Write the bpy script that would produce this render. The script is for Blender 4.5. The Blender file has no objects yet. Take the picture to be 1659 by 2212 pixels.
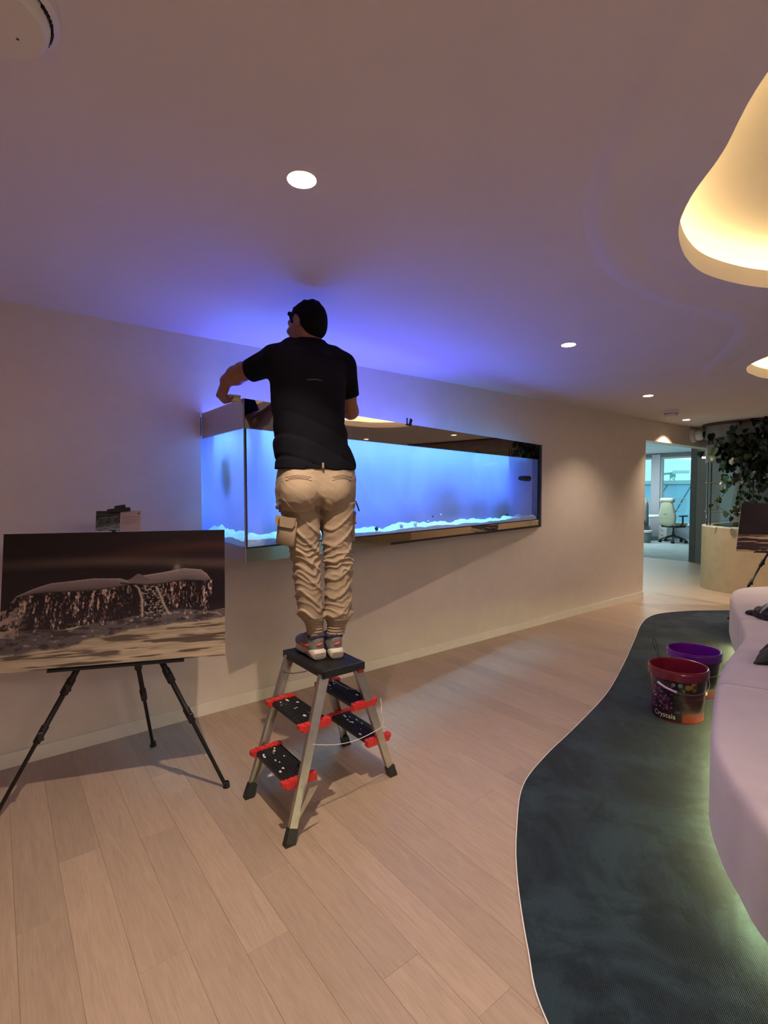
import bpy, bmesh, math, random
import numpy as np
from mathutils import Vector, Matrix
random.seed(7); RNG=np.random.RandomState(3)
sc=bpy.context.scene; COL=sc.collection
PI=math.pi
# ---------------------------------------------------------------- camera
CAMZ=1.5; YAW=math.radians(37.7); FPX=1091.0; PITCH=math.atan(46/FPX)
FW=Vector((math.sin(YAW)*math.cos(PITCH),math.cos(YAW)*math.cos(PITCH),-math.sin(PITCH)))
RT=Vector((math.cos(YAW),-math.sin(YAW),0)); UP=RT.cross(FW)
cd=bpy.data.cameras.new('camera'); cam=bpy.data.objects.new('camera',cd); COL.objects.link(cam)
cd.sensor_fit='HORIZONTAL'; cd.sensor_width=36; cd.lens=36*FPX/1659; cd.clip_start=.05; cd.clip_end=500
cam.matrix_world=Matrix(((RT.x,UP.x,-FW.x,0),(RT.y,UP.y,-FW.y,0),(RT.z,UP.z,-FW.z,CAMZ),(0,0,0,1)))
sc.camera=cam
sc.view_settings.view_transform='Standard'; sc.view_settings.look='None'; sc.view_settings.gamma=1
sc.view_settings.use_curve_mapping=False; sc.view_settings.exposure=0.0
def ray(px,py): return FW+RT*((px-829.5)/FPX)+UP*((1106-py)/FPX)
def at(px,py,Y):                      # real point on the plane y = Y seen at a photo pixel
    r=ray(px,py); return Vector((0,0,CAMZ))+r*(Y/r.y)
def atx(px,py,X):
    r=ray(px,py); return Vector((0,0,CAMZ))+r*(X/r.x)
def atz(px,py,Z):
    r=ray(px,py); return Vector((0,0,CAMZ))+r*((Z-CAMZ)/r.z)
# ---------------------------------------------------------------- world
w=bpy.data.worlds.new('world'); sc.world=w; w.use_nodes=True
bg=w.node_tree.nodes['Background']; bg.inputs[0].default_value=(.36,.86,.92,1); bg.inputs[1].default_value=1.25
# ---------------------------------------------------------------- large area lights
def area(name,loc,size,power,col,rot=(0,0,0),size_y=None,shape=None,spread=None,portal=False):
    l=bpy.data.lights.new(name,'AREA'); l.energy=power; l.color=col; l.size=size
    l.shape=shape or ('RECTANGLE' if size_y else 'SQUARE')
    if size_y: l.size_y=size_y
    if spread: l.spread=spread
    o=bpy.data.objects.new(name,l); COL.objects.link(o); o.location=loc; o.rotation_euler=rot
    if portal: l.cycles.is_portal=True
    return o
HC=2.5; YW=3.37
K_WARM=(1.0,.79,.59); K_BLUE=(.10,.14,1.0); K_VIO=(.13,.085,1.0)
FILL_ES=18.5; LED_ES=85.0; BK1=(3.56,1.419); BK2=(4.065,1.515); BK_AZ=-38; BK_GRIP=(3,9); BK_SIDE=1; DOWN_W=19.5; COVE_W=.75; TANK_BACK=30.0; TANK_TOP=15.0; SPILL=3.5
# tank: wedge plan A(1.09,3.37) B(1.09,2.66) C(4.80,3.37); top, front and side lamps inside it, plus added backlight and upward spill
area('aquarium_back_fill',(2.7,3.74,1.52),3.0,TANK_BACK,(.06,.17,1.0),(-PI/2,0,0),.5)  # added backlight to even out the glow of the water
area('aquarium_top_lamp',(2.1,3.33,1.88),1.9,TANK_TOP,(.07,.2,1.0),(0,0,.19),.35)
area('aquarium_spill_fill',(1.95,3.12,1.935),1.4,SPILL,K_VIO,(PI,0,-.15),.22)  # added upward light standing in for spill off the water
area('aquarium_surface_glow',(2.1,3.31,1.94),2.0,12,(.10,.085,1.0),(PI+.65,0,0),.10)
area('aquarium_front_lamp',(2.72,3.022,1.895),3.0,14,(.18,.58,1.0),(0,0,math.atan2(.71,3.71)),.04,spread=math.radians(45))
area('aquarium_side_lamp',(1.135,3.05,1.895),.04,2.4,(.18,.58,1.0),(0,0,0),.6,spread=math.radians(45))
area('office_fill',(14.5,7.5,2.72),3.0,170,(.75,.93,1.0),(0,0,0),2.0)  # added cool area light to brighten the office interior
area('passage_area_light',(9.5,4.6,2.72),1.5,9,(1,.85,.65),(0,0,0),.6)  # bare area light over the passage, no fitting modelled
area('office_daylight_portal',(17.35,6.3,1.7),4.5,1.0,(1,1,1),(0,PI/2,0),4.5,portal=True)
# downlights, seen and (behind the viewer) unseen, in a regular grid
DL_SEEN=[(.811,1.482),(3.149,2.004),(5.49,2.548),(7.777,3.071)]
DL_UNSEEN=[(-1.53,.96),(-.9,-1.3),(1.4,-1.0),(-2.2,-4.2),(1.2,-4.4),(4.3,-2.6),(7.4,-.6),(9.8,-2.2),(7.6,1.15)]

# ---------------------------------------------------------------- helpers
def tag(o,label=None,cat=None,group=None,kind=None):
    if label: o['label']=label
    if cat: o['category']=cat
    if group: o['group']=group
    if kind: o['kind']=kind
    return o
def thing(name,label,cat,loc,group=None):
    o=bpy.data.objects.new(name,None); COL.objects.link(o); o.location=loc; o.empty_display_size=.1
    return tag(o,label,cat,group)
def wloc(o):
    v=Vector((0,0,0))
    while o: v+=o.location; o=o.parent
    return v
def link_mesh(name,me,mat,parent=None,smooth=False,label=None):
    o=bpy.data.objects.new(name,me); COL.objects.link(o)
    if mat:
        for m in (mat if isinstance(mat,(list,tuple)) else [mat]): me.materials.append(m)
    if parent:
        me.transform(Matrix.Translation(-wloc(parent))); o.parent=parent
    if smooth:
        me.polygons.foreach_set('use_smooth',[True]*len(me.polygons))
        if smooth!='all': me.set_sharp_from_angle(angle=math.radians(40))
    if label: o['label']=label
    return o
class MB:
    def __init__(s): s.v=[]; s.f=[]; s.m=[]; s.mi=0
    def add(s,vs,fs):
        n=len(s.v); s.v+= [tuple(v) for v in vs]; s.f+=[tuple(i+n for i in f) for f in fs]; s.m+=[s.mi]*len(fs); return s
    def box(s,a,b,M=None):
        (x0,y0,z0),(x1,y1,z1)=a,b
        vs=[(x0,y0,z0),(x1,y0,z0),(x1,y1,z0),(x0,y1,z0),(x0,y0,z1),(x1,y0,z1),(x1,y1,z1),(x0,y1,z1)]
        if M: vs=[M@Vector(v) for v in vs]
        return s.add(vs,[(0,3,2,1),(4,5,6,7),(0,1,5,4),(1,2,6,5),(2,3,7,6),(3,0,4,7)])
    def cbox(s,a,b,c,M=None):          # chamfered box
        (x0,y0,z0),(x1,y1,z1)=a,b; bm=bmesh.new()
        vs=[bm.verts.new(v) for v in [(x0,y0,z0),(x1,y0,z0),(x1,y1,z0),(x0,y1,z0),(x0,y0,z1),(x1,y0,z1),(x1,y1,z1),(x0,y1,z1)]]
        for f in [(0,3,2,1),(4,5,6,7),(0,1,5,4),(1,2,6,5),(2,3,7,6),(3,0,4,7)]: bm.faces.new([vs[i] for i in f])
        bmesh.ops.bevel(bm,geom=bm.edges[:],offset=c,segments=1,affect='EDGES')
        return s.bm(bm,M)
    def bm(s,bm,M=None):
        bm.verts.index_update()
        vs=[(M@v.co if M else v.co.copy()) for v in bm.verts]; fs=[[v.index for v in f.verts] for f in bm.faces]; bm.free()
        return s.add(vs,fs)
    def tube(s,pts,r,n=10,cap=True,r2=None):
        pts=[Vector(p) for p in pts]; N=len(pts)
        rs=r if isinstance(r,(list,tuple)) else [r+((r2 if r2 is not None else r)-r)*i/max(1,N-1) for i in range(N)]
        t0=(pts[1]-pts[0]).normalized(); a=Vector((0,0,1)) if abs(t0.z)<.9 else Vector((1,0,0))
        u=t0.cross(a).normalized(); vs=[]
        for i,p in enumerate(pts):
            t=(pts[min(i+1,N-1)]-pts[max(i-1,0)]).normalized()
            u=(u-t*u.dot(t)).normalized(); w_=t.cross(u)
            for k in range(n):
                an=2*PI*k/n; vs.append(p+(u*math.cos(an)+w_*math.sin(an))*rs[i])
        fs=[]
        for i in range(N-1):
            for k in range(n):
                k2=(k+1)%n; fs.append((i*n+k,i*n+k2,(i+1)*n+k2,(i+1)*n+k))
        if cap: fs.append(tuple(range(n-1,-1,-1))); fs.append(tuple((N-1)*n+k for k in range(n)))
        return s.add(vs,fs)
    def lathe(s,prof,c=(0,0,0),n=32,M=None,sx=1,sy=1,capb=False,capt=False):
        vs=[]; c=Vector(c)
        for r,z in prof:
            for k in range(n):
                an=2*PI*k/n; v=Vector((r*sx*math.cos(an),r*sy*math.sin(an),z)); v=(M@v if M else v)+c; vs.append(v)
        fs=[]
        for i in range(len(prof)-1):
            for k in range(n):
                k2=(k+1)%n; fs.append((i*n+k,i*n+k2,(i+1)*n+k2,(i+1)*n+k))
        if capb: fs.append(tuple(range(n-1,-1,-1)))
        if capt: fs.append(tuple((len(prof)-1)*n+k for k in range(n)))
        return s.add(vs,fs)
    def loft(s,rings,closed=True,cap=True):
        n=len(rings[0]); vs=[p for r in rings for p in r]; fs=[]
        for i in range(len(rings)-1):
            for k in range(n if closed else n-1):
                k2=(k+1)%n; fs.append((i*n+k,i*n+k2,(i+1)*n+k2,(i+1)*n+k))
        if cap: fs.append(tuple(range(n-1,-1,-1))); fs.append(tuple((len(rings)-1)*n+k for k in range(n)))
        return s.add(vs,fs)
    def prism(s,poly,z0,z1):
        n=len(poly); vs=[(p[0],p[1],z0) for p in poly]+[(p[0],p[1],z1) for p in poly]
        fs=[tuple(range(n-1,-1,-1)),tuple(range(n,2*n))]+[(k,(k+1)%n,n+(k+1)%n,n+k) for k in range(n)]
        return s.add(vs,fs)
    def mesh(s,name='m'):
        me=bpy.data.meshes.new(name); me.from_pydata(s.v,[],s.f); me.update()
        if any(s.m): me.polygons.foreach_set('material_index',s.m)
        return me
    def build(s,name,mat,parent=None,smooth=False,label=None,fix=True):
        me=s.mesh(name)
        if fix:
            b=bmesh.new(); b.from_mesh(me); bmesh.ops.recalc_face_normals(b,faces=b.faces[:]); b.to_mesh(me); b.free()
        return link_mesh(name,me,mat,parent,smooth,label)
def struct(name,mb,mat,parent=None,smooth=False):
    o=mb.build(name,mat,parent,smooth)
    if parent is None: o['kind']='structure'
    return o
def frameM(o,x,z):                    # matrix with local x and z axes
    x=Vector(x).normalized(); z=Vector(z); z=(z-x*z.dot(x)).normalized(); y=z.cross(x)
    return Matrix(((x.x,y.x,z.x,o[0]),(x.y,y.y,z.y,o[1]),(x.z,y.z,z.z,o[2]),(0,0,0,1)))
def spline(P,n=12,closed=False):
    P=[Vector(p) for p in P]; out=[]; N=len(P); R=range(N if closed else N-1)
    for i in R:
        g=lambda j: P[j%N] if closed else P[max(0,min(N-1,j))]
        p0,p1,p2,p3=g(i-1),g(i),g(i+1),g(i+2)
        for k in range(n):
            t=k/n; out.append(.5*((2*p1)+(p2-p0)*t+(2*p0-5*p1+4*p2-p3)*t*t+(3*p1-p0-3*p2+p3)*t**3))
    if not closed: out.append(P[-1])
    return out
# ---------------------------------------------------------------- materials
def srgb(r,g,b):
    f=lambda c: (c/255/12.92 if c/255<=.04045 else ((c/255+.055)/1.055)**2.4)
    return (f(r),f(g),f(b),1)
MATS={}
class NT:
    def __init__(s,name):
        s.m=bpy.data.materials.new(name); s.m.use_nodes=True; s.t=s.m.node_tree; s.b=s.t.nodes['Principled BSDF']; s.o=s.t.nodes['Material Output']
    def n(s,t,**k):
        x=s.t.nodes.new(t)
        for a,v in k.items():
            if a.startswith('i_'): x.inputs[a[2:].replace('_',' ')].default_value=v
            else: setattr(x,a,v)
        return x
    def l(s,a,b): s.t.links.new(a,b)
    def mix(s,fac,a,b,mode='MIX'):
        x=s.n('ShaderNodeMix',data_type='RGBA',blend_type=mode)
        for i,v in ((0,fac),(6,a),(7,b)):
            if hasattr(v,'is_output') or isinstance(v,bpy.types.NodeSocket): s.l(v,x.inputs[i])
            else: x.inputs[i].default_value=v
        return x.outputs[2]
    def ramp(s,fac,stops):
        r=s.n('ShaderNodeValToRGB'); e=r.color_ramp.elements
        while len(e)<len(stops): e.new(.5)
        for k,(p,c) in enumerate(stops): e[k].position=p; e[k].color=c if hasattr(c,'__len__') else (c,c,c,1)
        s.l(fac,r.inputs[0]); return r.outputs[0]
    def noise(s,scale,detail=4,rough=.5,vec=None,dist=0):
        x=s.n('ShaderNodeTexNoise'); x.inputs['Scale'].default_value=scale; x.inputs['Detail'].default_value=detail; x.inputs['Roughness'].default_value=rough; x.inputs['Distortion'].default_value=dist
        s.l(vec if vec else s.co('Object'),x.inputs['Vector']); return x.outputs[0]
    def co(s,k='Object'): return s.n('ShaderNodeTexCoord').outputs[k]
    def mapv(s,vec,scale=(1,1,1),rot=(0,0,0),loc=(0,0,0)):
        x=s.n('ShaderNodeMapping'); x.inputs['Scale'].default_value=scale; x.inputs['Rotation'].default_value=rot; x.inputs['Location'].default_value=loc
        s.l(vec,x.inputs[0]); return x.outputs[0]
    def bump(s,h,strength=.3,dist=.01):
        x=s.n('ShaderNodeBump'); x.inputs['Strength'].default_value=strength; x.inputs['Distance'].default_value=dist
        s.l(h,x.inputs['Height']); s.l(x.outputs[0],s.b.inputs['Normal'])
def mat(name,c,rough=.5,metal=0,var=.12,vscale=8,bump=0,bscale=60,coat=0,spec=None,sheen=0,emit=None,es=0,alpha=None):
    if name in MATS: return MATS[name]
    t=NT(name); b=t.b
    c=tuple(c) if len(c)==4 else tuple(c)+(1,)
    dark=tuple(v*(1-var) for v in c[:3])+(1,); light=tuple(min(1,v*(1+var)) for v in c[:3])+(1,)
    t.l(t.ramp(t.noise(vscale),[(.3,dark),(.7,light)]),b.inputs['Base Color'])
    b.inputs['Roughness'].default_value=rough; b.inputs['Metallic'].default_value=metal
    if coat: b.inputs['Coat Weight'].default_value=coat
    if spec is not None: b.inputs['Specular IOR Level'].default_value=spec
    if sheen: b.inputs['Sheen Weight'].default_value=sheen
    if emit: b.inputs['Emission Color'].default_value=tuple(emit)+(1,); b.inputs['Emission Strength'].default_value=es
    if bump: t.bump(t.noise(bscale,5),bump,.004)
    MATS[name]=t.m; return t.m
def vcol_mat(name,rough=.5,coat=0,metal=0,spec=.5):
    t=NT(name); a=t.n('ShaderNodeVertexColor'); a.layer_name='Col'; t.l(a.outputs[0],t.b.inputs['Base Color'])
    t.b.inputs['Roughness'].default_value=rough; t.b.inputs['Coat Weight'].default_value=coat; t.b.inputs['Specular IOR Level'].default_value=spec; t.b.inputs['Metallic'].default_value=metal
    return t.m
def glass_mat(name,tint=(1,1,1),refl=1.0,ior=1.45):
    t=NT(name); tr=t.n('ShaderNodeBsdfTransparent'); tr.inputs[0].default_value=tuple(tint)+(1,)
    gl=t.n('ShaderNodeBsdfGlossy'); gl.inputs['Roughness'].default_value=.02
    lw=t.n('ShaderNodeLayerWeight'); lw.inputs[0].default_value=.5; pw=t.n('ShaderNodeMath',operation='POWER'); pw.inputs[1].default_value=5; t.l(lw.outputs['Facing'],pw.inputs[0])
    mu=t.n('ShaderNodeMath',operation='MULTIPLY_ADD'); mu.inputs[1].default_value=.8*refl; mu.inputs[2].default_value=.035*refl; t.l(pw.outputs[0],mu.inputs[0])
    mx=t.n('ShaderNodeMixShader'); t.l(mu.outputs[0],mx.inputs[0]); t.l(tr.outputs[0],mx.inputs[1]); t.l(gl.outputs[0],mx.inputs[2]); t.l(mx.outputs[0],t.o.inputs[0])
    return t.m
def plaster_mat(name,c,amp=.1):
    t=NT(name); v=t.co(); n1=t.noise(1.3,6,.6,v,1.2); n2=t.noise(7,5,.6,v,.5)
    a=t.mix(n1,tuple(x*(1-amp) for x in c)+(1,),tuple(min(1,x*(1+amp)) for x in c)+(1,))
    a=t.mix(.35,a,t.ramp(n2,[(.3,tuple(x*(1-amp*1.5) for x in c)+(1,)),(.7,tuple(x*(1+amp) for x in c)+(1,))]))
    t.l(a,t.b.inputs['Base Color']); t.b.inputs['Roughness'].default_value=.62; t.bump(n2,.08,.01); return t.m
def wood_mat():
    t=NT('oak_plank'); oi=t.n('ShaderNodeObjectInfo'); v=t.co()
    cb=t.n('ShaderNodeCombineXYZ'); m1=t.n('ShaderNodeMath',operation='MULTIPLY'); m1.inputs[1].default_value=57; t.l(oi.outputs['Random'],m1.inputs[0]); t.l(m1.outputs[0],cb.inputs[2])
    ad=t.n('ShaderNodeVectorMath',operation='ADD'); t.l(v,ad.inputs[0]); t.l(cb.outputs[0],ad.inputs[1])
    g1=t.noise(3,6,.62,t.mapv(ad.outputs[0],(9,.8,1)),1.6); g2=t.noise(14,5,.6,t.mapv(ad.outputs[0],(14,.7,1)),.6)
    g3=t.noise(2.2,3,.5,t.mapv(ad.outputs[0],(1,.5,1)))
    a=t.ramp(g1,[(.25,(.36,.26,.19,1)),(.75,(.46,.345,.255,1))])
    a=t.mix(.35,a,t.ramp(g2,[(.3,(.31,.225,.16,1)),(.62,(.47,.365,.27,1))]))
    tone=t.ramp(oi.outputs['Random'],[(0,.90),(.25,.96),(.6,1.0),(.85,1.04),(1,1.08)])
    a=t.mix(1.0,a,tone,'MULTIPLY')
    a=t.mix(1.0,a,t.ramp(g3,[(.3,.94),(.7,1.05)]),'MULTIPLY')
    t.l(a,t.b.inputs['Base Color']); t.b.inputs['Roughness'].default_value=.42; t.b.inputs['Specular IOR Level'].default_value=.35
    t.bump(g2,.06,.003); return t.m
def carpet_mat(name,dark,mid,light,rib=140,rot=.3):
    t=NT(name); v=t.co()
    n1=t.noise(1.7,6,.62,v,1.5); n2=t.noise(5.5,4,.7,v,.4); n3=t.noise(320,2,.6,v)
    a=t.ramp(n1,[(.42,mid),(.5,tuple((p+q)/2 for p,q in zip(mid,light))),(.57,light)])
    a=t.mix(t.ramp(n2,[(.50,0.0),(.66,.75)]),a,dark)
    a=t.mix(.35,a,t.ramp(n3,[(.35,dark),(.7,light)]))
    t.l(a,t.b.inputs['Base Color']); t.b.inputs['Roughness'].default_value=1; t.b.inputs['Specular IOR Level'].default_value=.05; t.b.inputs['Sheen Weight'].default_value=.15
    wv=t.n('ShaderNodeTexWave'); wv.inputs['Scale'].default_value=rib/6.3; wv.inputs['Distortion'].default_value=.6; t.l(t.mapv(v,rot=(0,0,rot)),wv.inputs['Vector'])
    ma=t.n('ShaderNodeMath',operation='ADD'); t.l(wv.outputs[1],ma.inputs[0]); t.l(n3,ma.inputs[1]); t.bump(ma.outputs[0],.4,.002); return t.m
M_wall=plaster_mat('wall_plaster',(.72,.625,.55),.07)
M_ceil=mat('ceiling_paint',(.72,.68,.67),.8,var=.02,vscale=2)
M_white=mat('white_paint',(.75,.72,.68),.5,var=.03)
M_base=mat('baseboard_paint',(.80,.74,.66),.45,var=.03)
M_wood=wood_mat()
M_sub=mat('subfloor',(.12,.09,.06),.8)
M_rug=carpet_mat('teal_carpet',(.003,.005,.010,1),(.008,.012,.021,1),(.026,.048,.064,1),rib=330,rot=.9)
M_gcarp=carpet_mat('grey_carpet',(.20,.24,.24,1),(.26,.31,.31,1),(.33,.38,.38,1),rib=90)
M_alu=mat('brushed_aluminium',(.56,.53,.49),.42,1,var=.08,vscale=30,bump=.05,bscale=200)
M_black=mat('black_plastic',(.010,.010,.012),.45,var=.2)
M_bmetal=mat('black_metal',(.012,.011,.012),.4,.3,var=.15)
M_red=mat('red_plastic',(.62,.035,.03),.38,var=.15,vscale=40)
M_mirror=mat('mirror_cladding',(.60,.56,.54),.025,1,var=.01)
M_tankglass=glass_mat('tank_glass',(.97,.99,1.0),1.0)
M_glass=glass_mat('clear_glass',(.975,.99,.99),1.0)
M_sofa=mat('mauve_fabric',(.50,.43,.48),.85,var=.06,vscale=5,bump=.25,bscale=420,sheen=.3)
M_steel=mat('steel_wire',(.6,.6,.6),.3,1,var=.02)
M_whiteem=mat('lamp_glow',(.9,.85,.7),.5,emit=(1,.86,.58),es=9)
# ================================================================ ROOM
XL,XR,YF=-3.4,11.6,-7.0     # room extents (behind the viewer too)
# floor: sub-floor plus planks running towards the aquarium wall
m=MB(); m.box((XL,YF,-.06),(XR,YW+.02,-.012)); floor=struct('floor',m,M_sub)
PW=.1475; PX0=.1695
cols=range(int((XL-PX0)//PW),int((XR-PX0)//PW)+1)
stuff=MB(); cnt=0; RP=random.Random(11)
def plank(mb,x0,x1,y0,y1):
    c=.0007; z1=0; z0=-.012; g=.0002
    x0+=g;x1-=g;y0+=g;y1-=g
    vs=[(x0,y0,z0),(x1,y0,z0),(x1,y1,z0),(x0,y1,z0),(x0,y0,z1-c),(x1,y0,z1-c),(x1,y1,z1-c),(x0,y1,z1-c),(x0+c,y0+c,z1),(x1-c,y0+c,z1),(x1-c,y1-c,z1),(x0+c,y1-c,z1)]
    fs=[(0,1,5,4),(1,2,6,5),(2,3,7,6),(3,0,4,7),(4,5,9,8),(5,6,10,9),(6,7,11,10),(7,4,8,11),(8,9,10,11)]
    mb.add(vs,fs)
for k in cols:
    x0=PX0+k*PW; x1=min(x0+PW,XR); x0=max(x0,XL)
    far=5.6 if x0>YW else YW
    y=YF+RP.uniform(0,1.4) ; ys=[YF]
    while y<YW: ys.append(y); y+=RP.choice([1.2,1.5,1.8,1.35])+RP.uniform(-.1,.1)
    if k==1:                                    # the pale plank whose end shows near the lower edge of the photograph
        ys=[YF,-5.0,-3.2,-1.6,.1,1.655]
    ys=[y for y in ys if y<YW-.15]+[YW]
    for a,b in zip(ys,ys[1:]):
        if -1.2<x0<7.6 and b>.0 and cnt<290 and not (x0>2.4 and b<.9):
            q=MB(); plank(q,x0,x1,a,b); q.build('plank',M_wood,floor,fix=False); cnt+=1
        else: plank(stuff,x0,x1,a,b)
# passage floor beyond the doorway
for k in cols:
    x0=PX0+k*PW; x1=x0+PW
    if x0>7.22: plank(stuff,x0,min(x1,XR),YW,6.2)
s=stuff.build('distant_planks',M_wood,floor,fix=False); s['kind']='stuff'
m=MB(); m.box((7.0,YW+.02,-.06),(XR,6.2,-.012)); m.build('subfloor',M_sub,floor)
m=MB(); m.box((XR,2.0,-.06),(17.6,9.6,0.0)); struct('floor_office',m,M_gcarp)
# aquarium wall with the opening for the tank, doorway on its far right
m=MB(); T=.18
def wallbox(x0,x1,z0,z1,y0=YW,y1=YW+T): m.box((x0,y0,z0),(x1,y1,z1))
wallbox(XL,1.085,0,HC); wallbox(1.085,4.82,0,1.10); wallbox(1.085,4.82,2.005,HC); wallbox(4.82,7.22,0,HC); wallbox(7.22,XR,2.21,HC)
wall=struct('wall_aquarium',m,M_wall)
m=MB(); m.box((1.0,YW+T,.9),(5.0,YW+.45,1.09)); m.box((1.0,YW+.43,1.09),(5.0,YW+.47,2.2)); m.box((1.0,YW+T,2.0),(5.0,YW+.45,2.05)); m.box((1.03,YW+T,1.09),(1.085,YW+.45,2.0)); m.box((4.82,YW+T,1.09),(4.87,YW+.45,2.0)); struct('wall_niche',m,M_black)
m=MB(); m.box((XL,YW-.014,0),(7.22,YW-.001,.075)); m.box((XL,YW-.014,.075),(7.22,YW-.006,.080)); struct('baseboard_aquarium',m,M_base)
m=MB(); m.box((7.205,YW-.002,0),(7.222,YW+T+.002,2.212)); m.box((7.205,YW-.002,2.205),(XR,YW+T+.002,2.215)); struct('trim_doorway',m,M_base)
m=MB(); m.box((XL-.15,YF,0),(XL,YW,HC)); struct('wall_left',m,M_wall)
m=MB(); m.box((XL,YF-.15,0),(XR,YF,HC)); struct('wall_behind',m,M_wall)
# ceiling with cove openings and downlight holes
def closed(P,n=10): return [(p.x,p.y) for p in spline([(a,b,0) for a,b in P],n,True)]
COVE_A=closed([(1.49,.428),(1.734,.605),(1.917,.764),(2.125,.885),(2.409,.962),(2.69,.964),(3.052,.849),(3.35,.60),(3.4,.2),(3.0,-.35),(2.3,-.75),(1.5,-.8),(1.05,-.45),(1.15,.08)],8)
COVE_B=closed([(4.45,1.06),(4.62,1.29),(4.811,1.451),(5.0,1.52),(5.178,1.54),(5.502,1.509),(5.9,1.3),(6.1,.9),(5.9,.45),(5.3,.2),(4.7,.3),(4.4,.65)],8)
def offset(poly,d):
    n=len(poly); A=sum(poly[i][0]*poly[(i+1)%n][1]-poly[(i+1)%n][0]*poly[i][1] for i in range(n)); sg=1 if A>0 else -1; out=[]
    for i in range(n):
        a=Vector(poly[i-1]); b=Vector(poly[(i+1)%n]); t=(b-a).normalized(); out.append((poly[i][0]+sg*t.y*d,poly[i][1]-sg*t.x*d))
    return out
def fill_plate(outer,holes,z0,z1):
    cu=bpy.data.curves.new('c','CURVE'); cu.dimensions='2D'; cu.fill_mode='BOTH'; cu.extrude=(z1-z0)/2
    for P in [outer]+holes:
        s=cu.splines.new('POLY'); s.points.add(len(P)-1)
        for i,p in enumerate(P): s.points[i].co=(p[0],p[1],0,1)
        s.use_cyclic_u=True
    o=bpy.data.objects.new('c',cu); COL.objects.link(o); bpy.context.view_layer.update()
    me=bpy.data.meshes.new_from_object(o.evaluated_get(bpy.context.evaluated_depsgraph_get()))
    bpy.data.objects.remove(o); bpy.data.curves.remove(cu); me.transform(Matrix.Translation((0,0,(z0+z1)/2))); me.materials.clear(); return me
circ=lambda x,y,r,n=28:[(x+r*math.cos(2*PI*k/n),y+r*math.sin(2*PI*k/n)) for k in range(n)]
holes=[COVE_A,COVE_B]+[circ(x,y,.046) for x,y in DL_SEEN+DL_UNSEEN]
me=fill_plate([(XL,YF),(XR,YF),(XR,YW+T),(XL,YW+T)],holes,HC,HC+.085)
ceiling=link_mesh('ceiling',me,M_ceil); ceiling['kind']='structure'
# cove recesses above the openings: wall ring + top plate, LED strip on the lip
M_cove=mat('cove_paint',(.82,.76,.66),.7,var=.01); M_led=mat('warm_led',(.9,.8,.6),.5,emit=(1.0,.74,.37),es=28*COVE_W)
for nm,P,lab in (('cove_light',COVE_A,'large wavy ceiling cove with warm hidden lighting at upper right'),('cove_light',COVE_B,'smaller ceiling cove with warm glow further back at right edge')):
    x=sum(p[0] for p in P)/len(P); y=sum(p[1] for p in P)/len(P)
    t=thing(nm,lab,'ceiling light',(x,y,HC)); R=offset(P,.14); n=len(P)
    m=MB(); Z=[HC+.086,HC+.16,HC+.195,HC+.21]; D=[.17,.17,.14,.07]
    rings=[[(q[0],q[1],z) for q in offset(P,d)] for z,d in zip(Z,D)]
    m.loft(rings,True,False); m.add(rings[-1],[tuple(range(n))])
    m.build('recess',M_cove,t,smooth=True)
    m=MB(); a=offset(P,.10); b=offset(P,.118)
    m.loft([[(q[0],q[1],HC+.0865) for q in a],[(q[0],q[1],HC+.097) for q in a],[(q[0],q[1],HC+.097) for q in b],[(q[0],q[1],HC+.0865) for q in b]],True,False)
    m.build('led_strip',M_led,t)
# shallow plaster ridge that swings round the coves
P=spline([(.95,.1,0),(1.165,.456,0),(1.238,.55,0),(1.363,.685,0),(1.546,.86,0),(1.719,.989,0),(1.953,1.101,0),(2.308,1.208,0),(2.8,1.22,0),(3.2,1.12,0),(3.595,1.112,0),(3.996,1.281,0),(4.451,1.547,0),(4.73,1.71,0),(5.3,1.85,0),(6.0,1.7,0)],8)
m=MB(); rings=[]
for i,p in enumerate(P):
    t=(P[min(i+1,len(P)-1)]-P[max(i-1,0)]).normalized(); nrm=Vector((-t.y,t.x,0)); f=min(1,i/12,(len(P)-1-i)/12)
    rings.append([tuple(p+nrm*dx+Vector((0,0,HC-dz*f))) for dx,dz in ((.05,0),(.02,.004),(0,.010),(-.02,.011),(-.12,.001),(-.14,-.001))])
m.loft(rings,False,False); o=m.build('trim_ceiling_ridge',M_ceil,smooth=True); o['kind']='structure'
m=MB(); m.box((XL,YF,HC+.4),(XR,YW+T,HC+.45)); struct('ceiling_slab',m,M_ceil)
# downlights
M_refl=mat('lamp_reflector',(.95,.9,.72),.35,var=.0)
M_ring=mat('lamp_ring',(.7,.66,.6),.5)
def downlight(x,y,label,power=DOWN_W):
    t=thing('downlight',label,'ceiling light',(x,y,HC),'recessed downlights')
    m=MB(); m.lathe([(.0455,HC+.002),(.042,HC+.02),(.028,HC+.052),(.012,HC+.058)],(x,y,0),28); m.build('reflector',M_refl,t,smooth=True)
    m=MB(); m.lathe([(.046,HC+.003),(.046,HC-.0015),(.050,HC-.0015),(.052,HC+.001)],(x,y,0),28); m.build('trim_ring',M_ring,t,smooth=True)
    m=MB(); m.lathe([(.0001,HC+.0575),(.018,HC+.0575),(.018,HC+.062)],(x,y,0),20); m.build('lamp',M_whiteem,t)
    area('downlight_lamp',(x,y,HC+.045),.034,power,K_WARM,shape='DISK')
dl=['recessed downlight nearest the viewer, large bright disc above the man','recessed downlight over the middle of the aquarium, second from the viewer','recessed downlight second from the doorway, before the smoke detector','recessed downlight closest to the doorway header, farthest of the row']
for (x,y),l,pw in zip(DL_SEEN,dl,(2.1,.75,.95,1.9)): downlight(x,y,l,DOWN_W*pw)
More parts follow.
